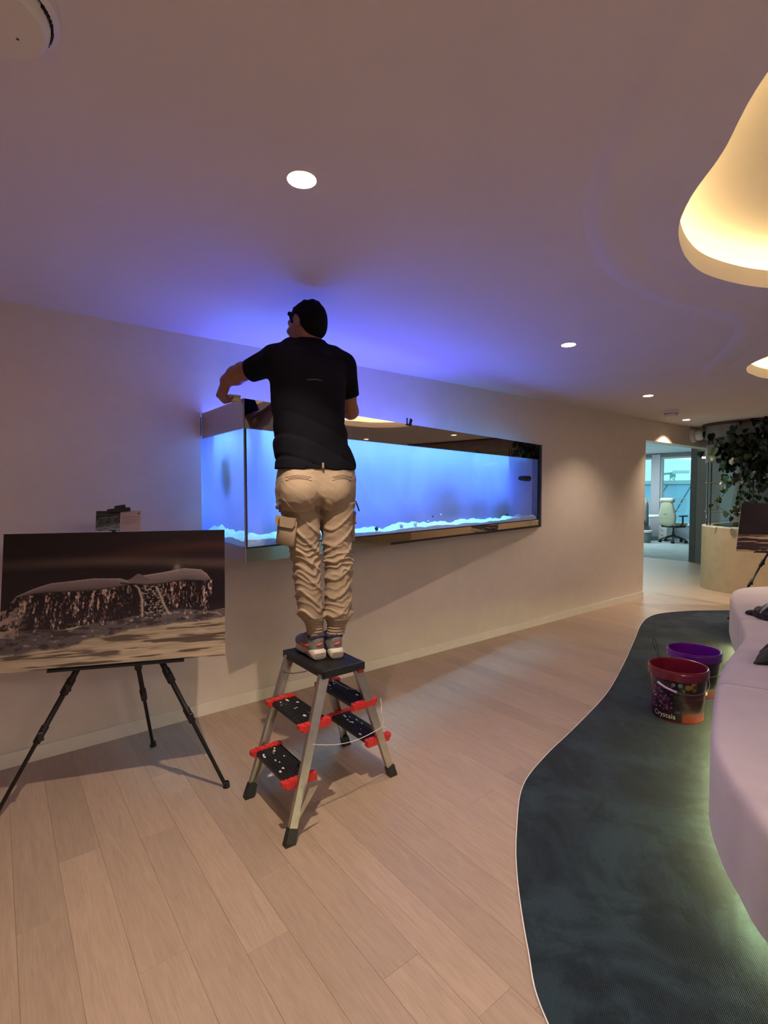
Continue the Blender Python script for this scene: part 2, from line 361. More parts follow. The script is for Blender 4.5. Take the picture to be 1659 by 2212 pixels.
for (x,y) in DL_UNSEEN: downlight(x,y,'recessed downlight in the ceiling outside the photograph',DOWN_W*(2.2 if x==7.6 else .8))
for (x,y,l_) in ((.7,-1.9,'added round fill light on the ceiling behind the viewer to the left'),(2.6,-3.3,'added round fill light on the ceiling behind the viewer to the right')):  # added unseen glowing discs, ambient fill for walls and ceiling
    t=thing('ambient_fill',l_,'ceiling light',(x,y,HC-.001)); m=MB(); m.lathe([(.5,HC-.001),(.5,HC-.05),(.48,HC-.06)],(x,y,0),40); m.build('housing',M_white,t); m=MB(); m.lathe([(.48,HC-.06),(.40,HC-.09),(.2,HC-.105),(.001,HC-.108)],(x,y,0),40); m.build('diffuser',mat('ambient_fill_glow',(.9,.85,.75),.5,emit=(1,.87,.84),es=FILL_ES),t,smooth=True)
# smoke detectors and dome camera
def disc_device(name,x,y,R,h,label,cat):
    t=thing(name,label,cat,(x,y,HC)); m=MB(); m.lathe([(R,HC),(R*1.0,HC-h*.35),(R*.93,HC-h*.4),(R*.9,HC-h*.45)],(x,y,0),40); m.build('base',M_white,t,smooth=True)
    m=MB(); m.lathe([(R*.86,HC-h*.35),(R*.86,HC-h*.55),(R*.84,HC-h*.85),(R*.78,HC-h),(0.0001,HC-h)],(x,y,0),40); m.build('cover',M_white,t,smooth=True)
    m=MB()
    for k in range(10):
        a=k*PI/5; 
        for j in range(5):
            b=a+j*.1; m.box((x+R*.83*math.cos(b)-.004,y+R*.83*math.sin(b)-.004,HC-h*.56),(x+R*.87*math.cos(b)+.004,y+R*.87*math.sin(b)+.004,HC-h*.42))
    m.build('vent_slot',M_black,t)
    m=MB(); m.lathe([(.003,HC-h-.001),(.0001,HC-h-.002)],(x+R*.4,y+.02,0),10); m.build('indicator',M_black,t)
disc_device('smoke_detector',.015,1.325,.125,.05,'large round ceiling detector cut by the top left corner','smoke detector')
disc_device('smoke_detector',6.77,2.853,.085,.07,'small white smoke detector between the two farthest downlights','smoke detector')
p=at(1496,941,YW); t=thing('dome_camera','white dome security camera on the header right of the doorway','security camera',(p.x,YW,p.z))
m=MB(); m.lathe([(.11,0),(.105,.05),(.06,.055)],(p.x,YW,p.z),28,Matrix.Rotation(PI/2,3,'X')); m.build('mount',M_white,t,smooth=True)
m=MB(); b=bmesh.new(); bmesh.ops.create_uvsphere(b,u_segments=24,v_segments=14,radius=.085); m.bm(b,Matrix.Translation((p.x,YW-.1,p.z))); m.build('housing',M_white,t,smooth='all')
m=MB(); b=bmesh.new(); bmesh.ops.create_uvsphere(b,u_segments=20,v_segments=12,radius=.055); m.bm(b,Matrix.Translation((p.x-.005,YW-.152,p.z+.0))); m.build('lens',M_black,t,smooth='all')

# ================================================================ AQUARIUM
A=Vector((1.09,YW,0)); B=Vector((1.09,2.66,0)); Cc=Vector((4.80,YW-.002,0)); fd=(Cc-B).normalized(); fn=Vector((fd.y,-fd.x,0))
Z0,Z1,Z2,Z3=1.10,1.185,1.842,2.003; Lf=(Cc-B).length
t=thing('aquarium','long wall-mounted aquarium of cloudy blue water with mirrored bands','aquarium',(2.6,3.2,Z0))
def front_box(s0,s1,z0,z1,th,off=0,mb=None):
    mb=mb or MB(); M=frameM(B+fn*off,fd,(0,0,1)); mb.box((s0,0,z0),(s1,th,z1),M) ; return mb
# frameM: x along the front, y = z x x -> into the tank
m=front_box(0,Lf,Z2,Z3,.012); m.build('front_top_band',M_mirror,t)
m=front_box(0,Lf,Z0,Z1,.012); m.build('front_bottom_band',M_mirror,t)
m=MB(); m.box((1.09,2.672,Z2),(1.102,YW,Z3)); m.build('side_top_band',M_mirror,t)
m=MB(); m.box((1.09,2.672,Z0),(1.102,YW,Z1)); m.build('side_bottom_band',M_mirror,t)
m=front_box(.004,Lf-.02,Z1,Z2,.012); m.build('front_pane',M_tankglass,t)
m=MB(); m.box((1.09,2.68,Z1),(1.102,YW,Z2)); m.build('side_pane',M_tankglass,t)
m=MB(); m.box((1.088,2.656,Z0),(1.094,2.662,Z3)); m.build('corner_trim',M_alu,t)
m=MB(); m.tube([(1.107,2.683,Z1),(1.107,2.683,Z2)],.007,8); m.build('corner_seal',mat('seal_black',(.01,.012,.03),.4),t)
m=front_box(Lf-.05,Lf-.0,Z0,Z3,.02,.002); m.build('end_trim',M_black,t)
m=front_box(0,Lf,Z1-.006,Z1+.002,.016,.001); m.build('lower_rim',M_black,t)
m=MB(); m.prism([(1.095,2.67),(4.75,YW-.03),(4.8,YW+.1),(4.8,YW+.4),(1.1,YW+.4),(1.095,YW)],Z0+.003,Z0+.02); m.build('base_panel',M_black,t)
# milky water: a diffusing body set in from the panes
tw=NT('milky_water'); tr=tw.n('ShaderNodeBsdfTranslucent'); df=tw.n('ShaderNodeBsdfDiffuse')
n1=tw.noise(1.6,4,.55,tw.co(),.8)
c=tw.ramp(n1,[(.3,(.62,.66,.80,1)),(.7,(.94,.95,.98,1))]); tw.l(c,tr.inputs[0]); df.inputs[0].default_value=(.75,.78,.9,1)
mx=tw.n('ShaderNodeMixShader'); mx.inputs[0].default_value=.35; tw.l(tr.outputs[0],mx.inputs[1]); tw.l(df.outputs[0],mx.inputs[2]); tw.l(mx.outputs[0],tw.o.inputs[0])
m=MB(); off=.03
pf0=B+fd*.045+(-fn)*.035; pf1=B+fd*(Lf-.16)+(-fn)*.018
path=[Vector((1.165,YW+.36,0)),Vector((1.165,2.79,0)),Vector((1.18,2.765,0)),Vector((1.21,2.758,0)),B+fd*(Lf-.5)-fn*.075,B+fd*(Lf-.16)-fn*.03,Vector((4.74,YW+.1,0)),Vector((4.74,YW+.36,0))]
m.loft([[(p.x,p.y,z) for p in path] for z in (Z1+.003,Z2+.045)],False,False)
m.build('cloudy_water',tw.m,t,fix=False)
# sand bed in the gap by the panes, wavy top, glowing pale blue under the lamps
ts=NT('lit_sand'); tr=ts.n('ShaderNodeBsdfTranslucent'); df=ts.n('ShaderNodeBsdfDiffuse'); mx=ts.n('ShaderNodeMixShader')
cs=ts.ramp(ts.noise(60,4,.6),[(.35,(.70,.86,.9,1)),(.65,(1,1,1,1))]); ts.l(cs,tr.inputs[0]); ts.l(cs,df.inputs[0]); ts.l(tr.outputs[0],mx.inputs[1]); ts.l(df.outputs[0],mx.inputs[2]); ts.l(mx.outputs[0],ts.o.inputs[0])
def fb(x,seed=0):
    r=0; a=1; f=1
    for k in range(5): r+=a*math.sin(x*f*7.3+seed*1.7+k*2.1)*math.cos(x*f*3.9+k+seed); a*=.55; f*=1.9
    return r
N=260; R1=[];R2=[];R3=[]
for i in range(N+1):
    s_=i/N*(Lf-.1); p=B+fd*(s_+.018)-fn*.014; q=B+fd*(max(s_,.06)+.018)-fn*(.078 if s_<Lf-.6 else .078-.055*(s_-Lf+.6)/.5)
    hz=Z1+.026+.007*fb(s_*1.3)+.012*max(0,1-s_/.3)
    hz2=hz+.040+.014*fb(s_*2+3)-.02*s_/Lf; R1.append((p.x,p.y,Z1+.002)); R2.append((p.x,p.y,hz)); R3.append((q.x,q.y,hz2))
m=MB(); m.loft([R1,R2,R3],False,False); m.build('sand_bed',ts.m,t,fix=False)
R1=[];R2=[];R3=[]
for i in range(61):
    y=2.69+i/60*(YW-2.69); hz=Z1+.038+.008*fb(y*2+5); R1.append((1.106,y,Z1+.002)); R2.append((1.106,y,hz)); R3.append((1.168,max(y,2.75),hz+.040+.010*fb(y*3)))
m=MB(); m.loft([R1,R2,R3],False,False); m.build('sand_bed',ts.m,t,fix=False)
# lamps lighting the gap by the panes
M_bled=mat('blue_led',(.3,.5,1),.5,emit=(.12,.55,1.0),es=6)
m=MB(); M=frameM(B,fd,(0,0,1)); m.box((.06,.016,Z2+.03),(Lf-.25,.034,Z2+.036),M); m.build('led_bar',M_bled,t)
m=MB(); m.box((1.108,2.72,Z2+.03),(1.126,YW,Z2+.036)); m.build('led_bar',M_bled,t)
# rocks and corals in the cloud (dark shapes)
M_rock=mat('live_rock',(.05,.07,.14),.9,var=.4,vscale=14,bump=.6,bscale=30)
def rock(c,r,sx=1,sy=1,sz=1,seed=0,name='rock',mt=None,par=None):
    from mathutils import noise
    b=bmesh.new(); bmesh.ops.create_icosphere(b,subdivisions=3,radius=r)
    for v in b.verts:
        d=1+.35*noise.noise(v.co/r*1.3+Vector((seed,0,0)))+.15*noise.noise(v.co/r*3.1+Vector((seed,5,0))); v.co=Vector((v.co.x*sx*d,v.co.y*sy*d,v.co.z*sz*d))
    m=MB(); m.bm(b,Matrix.Translation(c)); return m.build(name,mt or M_rock,par,smooth='all')
def intank(s_,dep,z): p=B+fd*s_-fn*dep; return Vector((p.x,p.y,z))
for k,(s_,dep,z,r,sx,sz) in enumerate([(2.05,.28,1.42,.17,1.5,.9),(1.55,.30,1.30,.15,1.3,.8),(2.55,.3,1.38,.13,1.5,.8),(1.2,.33,1.26,.13,1.6,.7),(.35,.2,1.27,.09,1.3,.8),(3.0,.25,1.33,.13,1.4,.8),(.72,.3,1.25,.11,1.5,.7)]):
    rock(intank(s_,dep,z),r,sx,.6,sz,k,par=t)
rock(Vector((1.22,3.15,1.62)),.09,.6,.9,1.5,3,par=t)
for k,(s_,z,r) in enumerate([(.30,1.245,.022),(1.38,1.235,.018),(1.1,1.23,.016),(1.55,1.24,.018),(3.05,1.262,.016),(1.72,1.25,.012),(.27,1.27,.009),(.34,1.29,.007),(1.78,1.29,.009),(1.9,1.30,.01)]):
    rock(intank(s_,.024,z),r,1,.4,.9,k+20,name='coral',mt=(M_rock if k%2==0 else ts.m),par=t)
# circulation pump on the end pane
m=MB(); M=frameM(intank(Lf-.33,.035,1.63),fd,(0,0,1))
m.tube([M@Vector((-.10,0,0)),M@Vector((-.04,0,0)),M@Vector((-.035,0,0)),M@Vector((.02,0,0)),M@Vector((.025,0,0)),M@Vector((.10,0,0))],[.022,.028,.018,.03,.026,.03],14)
t2=m.build('circulation_pump',M_black,t,smooth=True)
# clips on the rim
for px,w_,tilt in ((856,.012,0),(864,.028,.35)):
    p=at(px,912,2.66+.37); s_=(p-B).dot(fd); p=B+fd*s_; 
    k=thing('rim_clip','thin upright black clip on the aquarium rim' if w_<.02 else 'slanted wide black clip on the aquarium rim','clip',(p.x,p.y,Z3))
    m=MB(); M=frameM((p.x,p.y,Z3),fd,(0,0,1))@Matrix.Rotation(tilt,4,'Y'); m.cbox((-w_/2,-.004,-.01),(w_/2,.004,.045),.002,M); m.build('stem',M_black,k)
    m=MB(); M=frameM((p.x,p.y,Z3),fd,(0,0,1)); m.cbox((-w_/2-.004,-.006,-.012),(w_/2+.004,.018,.002),.002,M); m.build('foot',M_black,k)
# ================================================================ PERSON (signed-distance sculpting turned into one skin)
class SDF:
    def __init__(s,lo,hi,h):
        s.lo=np.array(lo,float); s.h=h; s.n=[int((b-a)/h)+2 for a,b in zip(lo,hi)]; s.F=np.full(s.n,.12,np.float32)
        s.ax=[(s.lo[i]+h*np.arange(s.n[i])).astype(np.float32) for i in range(3)]
    def sl(s,lo,hi):
        r=[]
        for i in range(3):
            a=max(0,int((lo[i]-s.lo[i])/s.h)); b=min(s.n[i],int((hi[i]-s.lo[i])/s.h)+2)
            if b<=a: return None
            r.append(slice(a,b))
        X=s.ax[0][r[0]][:,None,None]; Y=s.ax[1][r[1]][None,:,None]; Z=s.ax[2][r[2]][None,None,:]
        return tuple(r),X,Y,Z
    def put(s,r,d,k,op='u'):
        a=s.F[r]; d=np.clip(d,-.5,.12+k) if op=='u' else d
        if op=='u':
            if k>0:
                h=np.maximum(k-np.abs(a-d),0)/k; s.F[r]=np.minimum(a,d)-h*h*k*.25
            else: s.F[r]=np.minimum(a,d)
        elif op=='s':
            s.F[r]=np.maximum(a,-d) if k<=0 else np.maximum(a,-d)+(np.maximum(k-np.abs(a+d),0)/k)**2*k*.25
        elif op=='i': s.F[r]=np.maximum(a,d)
    def cone(s,p,q,r1,r2,k=.02,op='u',flat=False):
        p=np.array(p,float); q=np.array(q,float); R=max(r1,r2)+.05+k
        g=s.sl(np.minimum(p,q)-R,np.maximum(p,q)+R)
        if g is None: return
        r,X,Y,Z=g; v=q-p; L=np.linalg.norm(v); u=v/L
        dx,dy,dz=X-p[0],Y-p[1],Z-p[2]; t=dx*u[0]+dy*u[1]+dz*u[2]; tc=np.clip(t,0,L)
        d=np.sqrt((dx-tc*u[0])**2+(dy-tc*u[1])**2+(dz-tc*u[2])**2)-(r1+(r2-r1)*tc/L)
        if flat: d=np.maximum(d,t-L)
        s.put(r,d,k,op)
    def chain(s,P,R,k=.02):
        for i in range(len(P)-1): s.cone(P[i],P[i+1],R[i],R[i+1],k)
    def ell(s,c,rad,k=.02,M=None,op='u',p=2):
        c=np.array(c,float); rad=np.array(rad,float); R=rad.max()+.05+k; g=s.sl(c-R,c+R)
        if g is None: return
        r,X,Y,Z=g; dx,dy,dz=X-c[0],Y-c[1],Z-c[2]
        if M is not None:
            M=np.array(M)[:3,:3]; dx,dy,dz=[dx*M[0][j]+dy*M[1][j]+dz*M[2][j] for j in range(3)]
        q=(np.abs(dx/rad[0])**p+np.abs(dy/rad[1])**p+np.abs(dz/rad[2])**p)**(1/p)
        s.put(r,(q-1)*rad.min(),k,op)
    def tab(s,T,k=.02,p=2.3,op='u'):      # loft over z: rows z,cx,cy,a,b
        T=np.array(sorted(T),float); m=T[:,3].max()+.06+k; mb=T[:,4].max()+.06+k
        g=s.sl((T[:,1].min()-m,T[:,2].min()-mb,T[0,0]-.05-k),(T[:,1].max()+m,T[:,2].max()+mb,T[-1,0]+.05+k))
        if g is None: return
        r,X,Y,Z=g; z=Z.ravel(); zz=np.linspace(T[0,0],T[-1,0],200); col=[]
        for j in range(1,5):
            y=np.interp(zz,T[:,0],T[:,j]); ker=np.hanning(15); ker/=ker.sum(); y=np.convolve(np.pad(y,7,mode='edge'),ker,'valid'); col.append(np.interp(z,zz,y)[None,None,:])
        q=(np.abs((X-col[0])/col[2])**p+np.abs((Y-col[1])/col[3])**p)**(1/p)
        d=(q-1)*np.minimum(col[2],col[3]); d=np.maximum(d,np.maximum(T[0,0]-Z,Z-T[-1,0]))
        s.put(r,d,k,op)
    def warp(s,fn):
        X=s.ax[0][:,None,None]; Y=s.ax[1][None,:,None]; Z=s.ax[2][None,None,:]; s.F+=fn(X,Y,Z).astype(np.float32)
    def mesh(s,name,mat_,parent,keep=True,label=None,relax=1):
        F=s.F; S=F<0; nx,ny,nz=F.shape
        S[0]=S[-1]=False; S[:,0]=S[:,-1]=False; S[:,:,0]=S[:,:,-1]=False
        Fc=np.where(S,np.minimum(F,-1e-6),np.maximum(F,1e-6))
        cnt=np.zeros((nx-1,ny-1,nz-1),np.uint8)
        for i in (0,1):
            for j in (0,1):
                for k in (0,1): cnt+=S[i:nx-1+i,j:ny-1+j,k:nz-1+k]
        act=(cnt>0)&(cnt<8); I=np.argwhere(act); idx=np.full(act.shape,-1,np.int32); idx[act]=np.arange(len(I))
        P=np.zeros((len(I),3)); W=np.zeros(len(I))
        off=[(i,j,k) for i in (0,1) for j in (0,1) for k in (0,1)]
        vals={o:Fc[I[:,0]+o[0],I[:,1]+o[1],I[:,2]+o[2]] for o in off}
        for o in off:
            for a in range(3):
                if o[a]==0:
                    o2=list(o); o2[a]=1; o2=tuple(o2); f0,f1=vals[o],vals[o2]; c=(f0<0)!=(f1<0); t=np.where(c,f0/(f0-f1+1e-12),0)
                    pt=np.array(o,float)[None,:].repeat(len(I),0); pt[:,a]=t; P+=pt*c[:,None]; W+=c
        P=s.lo+(I+P/np.maximum(W,1)[:,None])*s.h
        faces=[]
        for a in range(3):
            b,c=(a+1)%3,(a+2)%3
            sl0=[slice(None)]*3; sl1=[slice(None)]*3; sl0[a]=slice(0,-1); sl1[a]=slice(1,None)
            A0=S[tuple(sl0)]; A1=S[tuple(sl1)]; E=np.argwhere(A0!=A1); E=E[(E[:,b]>0)&(E[:,c]>0)&(E[:,b]<S.shape[b]-1)&(E[:,c]<S.shape[c]-1)]
            inside0=A0[tuple(E.T)]
            def g(db,dc):
                e=E.copy(); e[:,b]-=db; e[:,c]-=dc; return idx[tuple(e.T)]
            q=np.stack([g(1,1),g(0,1),g(0,0),g(1,0)],1); q[~inside0]=q[~inside0][:,::-1]; faces.append(q)
        Fq=np.concatenate(faces); Fq=Fq[(Fq>=0).all(1)]
        me=bpy.data.meshes.new(name); me.vertices.add(len(P)); me.loops.add(len(Fq)*4); me.polygons.add(len(Fq))
        for _ in range(relax):            # light smoothing
            acc=np.zeros_like(P); n=np.zeros(len(P))
            for u_,v_ in ((0,1),(1,2),(2,3),(3,0)):
                np.add.at(acc,Fq[:,u_],P[Fq[:,v_]]); np.add.at(acc,Fq[:,v_],P[Fq[:,u_]]); np.add.at(n,Fq[:,u_],1); np.add.at(n,Fq[:,v_],1)
            P=P*.5+acc/np.maximum(n,1)[:,None]*.5
        me.vertices.foreach_set('co',P.ravel()); me.polygons.foreach_set('loop_start',np.arange(0,len(Fq)*4,4)); me.loops.foreach_set('vertex_index',Fq.ravel()); me.update(calc_edges=True); me.validate()
        return link_mesh(name,me,mat_,parent,smooth='all',label=label)
V=lambda *a: np.array(a,float)
PT=lambda px,py,Y: np.array(at(px,py,Y))
M_skin=mat('skin',(.30,.125,.065),.5,var=.06,vscale=30,bump=.05,bscale=300)
M_hair=mat('black_hair',(.0025,.002,.002),.85,var=.3,vscale=80,bump=.7,bscale=160,spec=.15)
M_shirt=mat('black_cotton',(.0045,.0045,.008),.95,var=.1,bump=.1,bscale=500,spec=.15)
M_khaki=mat('khaki_cotton',(.31,.235,.165),.9,var=.07,vscale=12,bump=.12,bscale=600)
ROOTZ=.662
man=thing('person','person in black t-shirt and khaki cargo trousers standing on the stepladder, back turned','person',(1.29,2.2,ROOTZ))
# key joints from the photograph, on real planes
hipC=PT(686,1060,2.2); sh_l=PT(594,778,2.28); sh_r=PT(741,792,2.24); neck=PT(664,745,2.25)
elb_l=PT(524,803,2.50); wr_l=PT(489,823,2.66); elb_r=V(1.548,2.30,1.93); wr_r=V(1.475,2.52,2.02)
head=V(1.270,2.275,2.330)
kn_l=PT(661,1225,2.215); kn_r=PT(731,1225,2.18); an_l=PT(681,1372,2.195); an_r=PT(724,1372,2.158)
hip_l=PT(655,1095,2.2); hip_r=PT(722,1095,2.18)
s=SDF((.80,1.98,.70),(1.72,2.92,2.52),.005)
s.tab([(1.42,hipC[0],2.2,.13,.09),(1.6,hipC[0],2.2,.14,.085),(1.75,1.27,2.21,.125,.08),(1.95,1.275,2.23,.15,.09),(2.1,1.28,2.24,.16,.085)],.05)
s.cone(sh_l-V(0,0,.01),sh_r-V(0,0,.01),.045,.045,.03); s.cone(V(1.19,2.255,2.15),V(1.36,2.25,2.15),.05,.05,.03)
for h_,k_,a_ in ((hip_l,kn_l,an_l),(hip_r,kn_r,an_r)):
    s.chain([h_,k_,a_,a_-V(0,0,.03)],[.062,.042,.018,.018],.01)
s.chain([V(1.275,2.25,2.15),V(1.275,2.255,2.23),head-V(0,.015,.05)],[.05,.055,.056],.03)
# head: turned to the left, tipped to the right
hz=Matrix.Rotation(math.radians(18),3,'Z')@Matrix.Rotation(math.radians(12),3,'Y')@Matrix.Rotation(math.radians(-14),3,'X')
HM=np.array(hz)
def hp(x,y,z): return head+HM@V(x,y,z)        # x right, y face, z up (head frame)
s.ell(hp(0,-.005,.022),(.074,.094,.088),.03,HM); s.ell(hp(0,.035,-.045),(.056,.062,.068),.03,HM)
s.ell(hp(0,.062,-.092),(.026,.024,.02),.02,HM); s.ell(hp(0,.078,.03),(.05,.02,.02),.02,HM)
s.cone(hp(0,.09,.012),hp(0,.116,-.026),.008,.012,.012); s.ell(hp(-.012,.104,-.03),(.009,.01,.007),.006,HM); s.ell(hp(.012,.104,-.03),(.009,.01,.007),.006,HM)
s.ell(hp(0,.094,-.057),(.024,.01,.006),.006,HM); s.ell(hp(0,.092,-.067),(.02,.01,.006),.006,HM)
for sx in (-1,1):
    s.ell(hp(.031*sx,.094,.006),(.017,.012,.012),.008,HM,'s'); s.ell(hp(.031*sx,.082,.006),(.013,.012,.011),.004,HM); s.ell(hp(.045*sx,.072,-.025),(.02,.02,.016),.02,HM)
    EM=HM@np.array(Matrix.Rotation(math.radians(-22*sx),3,'Z')); c=hp(.078*sx,.0,-.005)
    s.ell(c,(.008,.02,.033),.008,EM); s.ell(c+HM@V(.003*sx,-.001,-.028),(.009,.012,.012),.008,EM); s.ell(c+HM@V(.009*sx,.002,.002),(.007,.011,.019),.004,EM,'s')
# arms
s.chain([sh_l,(sh_l+elb_l)/2,elb_l],[.05,.048,.045],.03); s.chain([elb_l,elb_l*.6+wr_l*.4,wr_l],[.045,.047,.034],.02)
s.chain([sh_r,(sh_r+elb_r)/2,elb_r],[.05,.046,.04],.03); s.chain([elb_r,elb_r*.6+wr_r*.4,wr_r],[.042,.044,.029],.02)
def hand(W,d,b,n_,curl,sp=1):
    # W wrist, d hand direction, b towards the thumb side, n_ towards the palm
    d=d/np.linalg.norm(d); b=b-d*b.dot(d); b/=np.linalg.norm(b); n_=n_-d*n_.dot(d)-b*n_.dot(b); n_/=np.linalg.norm(n_)
    for i,(o,L,rr) in enumerate([(-.031,.078,.0105),(-.0105,.086,.0115),(.0105,.088,.0115),(.031,.086,.0115)]):
        K=W+d*L+b*o; s.cone(W+b*o*.6+d*.01,K,.016,.0125,.012)
        a=math.radians(curl[0]); l=(.030,.038,.042,.038)[i]
        D=d*math.cos(a)+n_*math.sin(a); J1=K+D*l; s.cone(K,J1,.0112,.0095,.004)
        a+=math.radians(curl[1]); D=d*math.cos(a)+n_*math.sin(a); J2=J1+D*l*.68; s.cone(J1,J2,.0092,.0086,.003)
        a+=math.radians(curl[2]); D=d*math.cos(a)+n_*math.sin(a); s.cone(J2,J2+D*l*.55,.0086,.0074,.003)
    s.ell(W+d*.045+n_*.006,(.034,.03,.018),.015,np.stack([b,d,n_],1))
    T0=W+d*.018+b*.022+n_*.008; T1=T0+(d*.6+b*.55+n_*.45)*.042; T2=T1+(d*.8+b*.1+n_*.6)*.032; T3=T2+(d*.8-b*.1+n_*.5)*.024
    s.cone(T0,T1,.016,.0125,.01); s.cone(T1,T2,.0115,.0105,.004); s.cone(T2,T3,.0102,.0085,.003)
    return T3
hd=V(-.28,.25,-.92)
hand(wr_l,hd,V(-.1,1,.15),V(1,.1,-.1),(62,62,35))
hand(wr_r,V(-.12,.95,-.05),V(-1,-.1,.1),V(0,-.1,-1),(30,50,30))
s.mesh('body',M_skin,man)
# eyes
for sx in (-1,1):
    m=MB(); b=bmesh.new(); bmesh.ops.create_uvsphere(b,u_segments=14,v_segments=10,radius=.0115); m.bm(b,Matrix.Translation(hp(.031*sx,.0835,.006)))
    m.build('eye',mat('eye_white',(.7,.68,.65),.2,var=.02),man,smooth='all')
# hair: short dark, cropped high at nape, wavy fringe
s=SDF(head-.17,head+.17,.003)
s.ell(hp(0,-.012,.032),(.084,.098,.089),.01,HM)
s.ell(hp(0,-.045,-.015),(.072,.060,.078),.02,HM)
for i in range(46):
    a=2*PI*RNG.rand(); e=RNG.rand()*1.4; r_=V(.083*math.cos(a)*math.cos(e),.098*math.sin(a)*math.cos(e),.090*math.sin(e)); c=r_*.93+V(0,-.01,.032)
    if c[1]>.03 or e>.6: s.ell(hp(*c),(.011,.011,.009),.008,HM)
for x_ in np.linspace(-.05,.05,6): s.ell(hp(x_,.070,.070+.004*math.sin(x_*90)),(.009,.011,.012),.01,HM)
# cut away face, ears, neck
s.ell(hp(0,.125,-.025),(.085,.07,.080),.006,HM,'s'); s.ell(hp(0,.075,-.115),(.12,.10,.085),.006,HM,'s')
for sx in (-1,1): s.ell(hp(.09*sx,.012,-.018),(.030,.028,.040),.005,HM,'s')
s.ell(hp(0,-.06,-.128),(.12,.09,.030),.006,HM,'s')
s.mesh('hair',M_hair,man)
# t-shirt
s=SDF((.90,1.98,1.55),(1.68,2.62,2.36),.005)
def row(py,pl,pr,Y,b):
    c=PT((pl+pr)/2,py,Y); d=(c-V(0,0,CAMZ)).dot(np.array(FW)); h=(pr-pl)/2*d/FPX; a=math.sqrt(max(h*h-(.5*b)**2,.001))/.865; return (c[2],c[0],c[1],a,b)
s.tab([row(1016,598,768,2.2,.135),row(1000,598,766,2.2,.132),row(951,597,751,2.205,.125),row(906,594,742,2.21,.122),row(860,590,744,2.22,.125),row(815,588,746,2.235,.122),row(790,590,742,2.245,.115),row(772,600,735,2.25,.10)],.05,2.4)
s.cone(sh_l+V(.015,0,-.005),sh_r+V(-.02,0,-.005),.066,.066,.06); s.cone(V(1.17,2.25,2.195),V(1.39,2.235,2.19),.052,.052,.05)
s.cone(V(1.275,2.24,2.16),V(1.275,2.245,2.245),.085,.066,.03,flat=True)
sl_end=PT(541,801,2.43); s.cone(sh_l,sl_end,.072,.058,.03,flat=True)
sr_end=sh_r+(elb_r-sh_r)*.66; s.cone(sh_r,sr_end,.070,.060,.03,flat=True)
s.cone(sl_end-(sl_end-sh_l)*.15,sl_end+(sl_end-sh_l)*.3,.047,.049,0,'s'); s.cone(sr_end-(sr_end-sh_r)*.15,sr_end+(sr_end-sh_r)*.3,.046,.05,0,'s')
s.cone(V(1.275,2.26,2.285),V(1.275,2.26,2.36),.058,.06,.004,'s')
def fold(X,Y,Z):
    a=np.sin((Z*58+X*26+np.sin(Z*21)*1.3+Y*10))*.5+np.sin(Z*31-X*40+np.sin(X*30)*1.2)*.5
    wgt=np.clip((1.98-Z)/.2,0.15,1); return a*.0035*wgt*(1+0*Y)+.004*np.maximum(0,np.sin(X*25+Z*60+Y*9))**6*wgt
s.warp(fold)
s.tab([(1.50,PT(683,1012,2.2)[0],2.2,.20,.124),(1.66,PT(681,1000,2.2)[0],2.2,.185,.12)],0,2.4,'s')
tee=s.mesh('t_shirt',M_shirt,man)
from mathutils.bvhtree import BVHTree
def surf(o,p):
    me=o.data; off=wloc(o.parent); T=BVHTree.FromPolygons([v.co+off for v in me.vertices],[tuple(q.vertices) for q in me.polygons]); d=(Vector(p)-Vector((0,0,CAMZ))).normalized(); return lambda q:T.ray_cast(Vector((0,0,CAMZ)),(Vector(q)-Vector((0,0,CAMZ))).normalized())
TS=surf(tee,(0,0,0)); m=MB(); P=[TS(at(661+35*i/8,819+2.5*(i/8)+1.0*math.sin(i),2.1))[0] for i in range(9)]; m.tube(P,[.0008]+[.0022]*7+[.0008],6)
m.build('chest_stripe',mat('reflective_grey',(.12,.12,.13),.5),man,label='thin grey printed line across the upper back')
# trousers
s=SDF((1.02,2.0,.76),(1.56,2.42,1.72),.004)
def lrow(py,pl,pr,Y,bf=1.0):
    c=PT((pl+pr)/2,py,Y); d=(c-V(0,0,CAMZ)).dot(np.array(FW)); h=(pr-pl)/2*d/FPX; return (c[2],c[0],c[1],h,h*bf)
s.tab([row(1098,604,765,2.2,.10),row(1085,603,765,2.2,.118),row(1060,601,767,2.2,.133),row(1035,603,767,2.2,.13),row(1012,607,764,2.2,.122),row(995,610,760,2.2,.118)],.02,2.5)
s.ell(PT(648,1062,2.12),(.075,.07,.085),.05); s.ell(PT(724,1060,2.10),(.075,.07,.085),.05)
Ll=[(1085,606,688),(1119,611,690),(1150,616,690),(1175,623,688),(1219,634,691),(1262,637,693),(1306,643,696),(1327,645,699),(1337,652,699),(1342,658,698),(1352,662,698),(1370,664,698)]
Rl=[(1085,686,766),(1119,691,761),(1150,695,758),(1175,698,757),(1219,702,761),(1262,703,757),(1306,702,758),(1327,700,760),(1335,702,758),(1341,707,750),(1352,708,746),(1370,706,743)]
s.tab([lrow(a,b,c,2.205,1.05) for a,b,c in Ll],.014,2.1); s.tab([lrow(a,b,c,2.160,1.05) for a,b,c in Rl],.014,2.1)
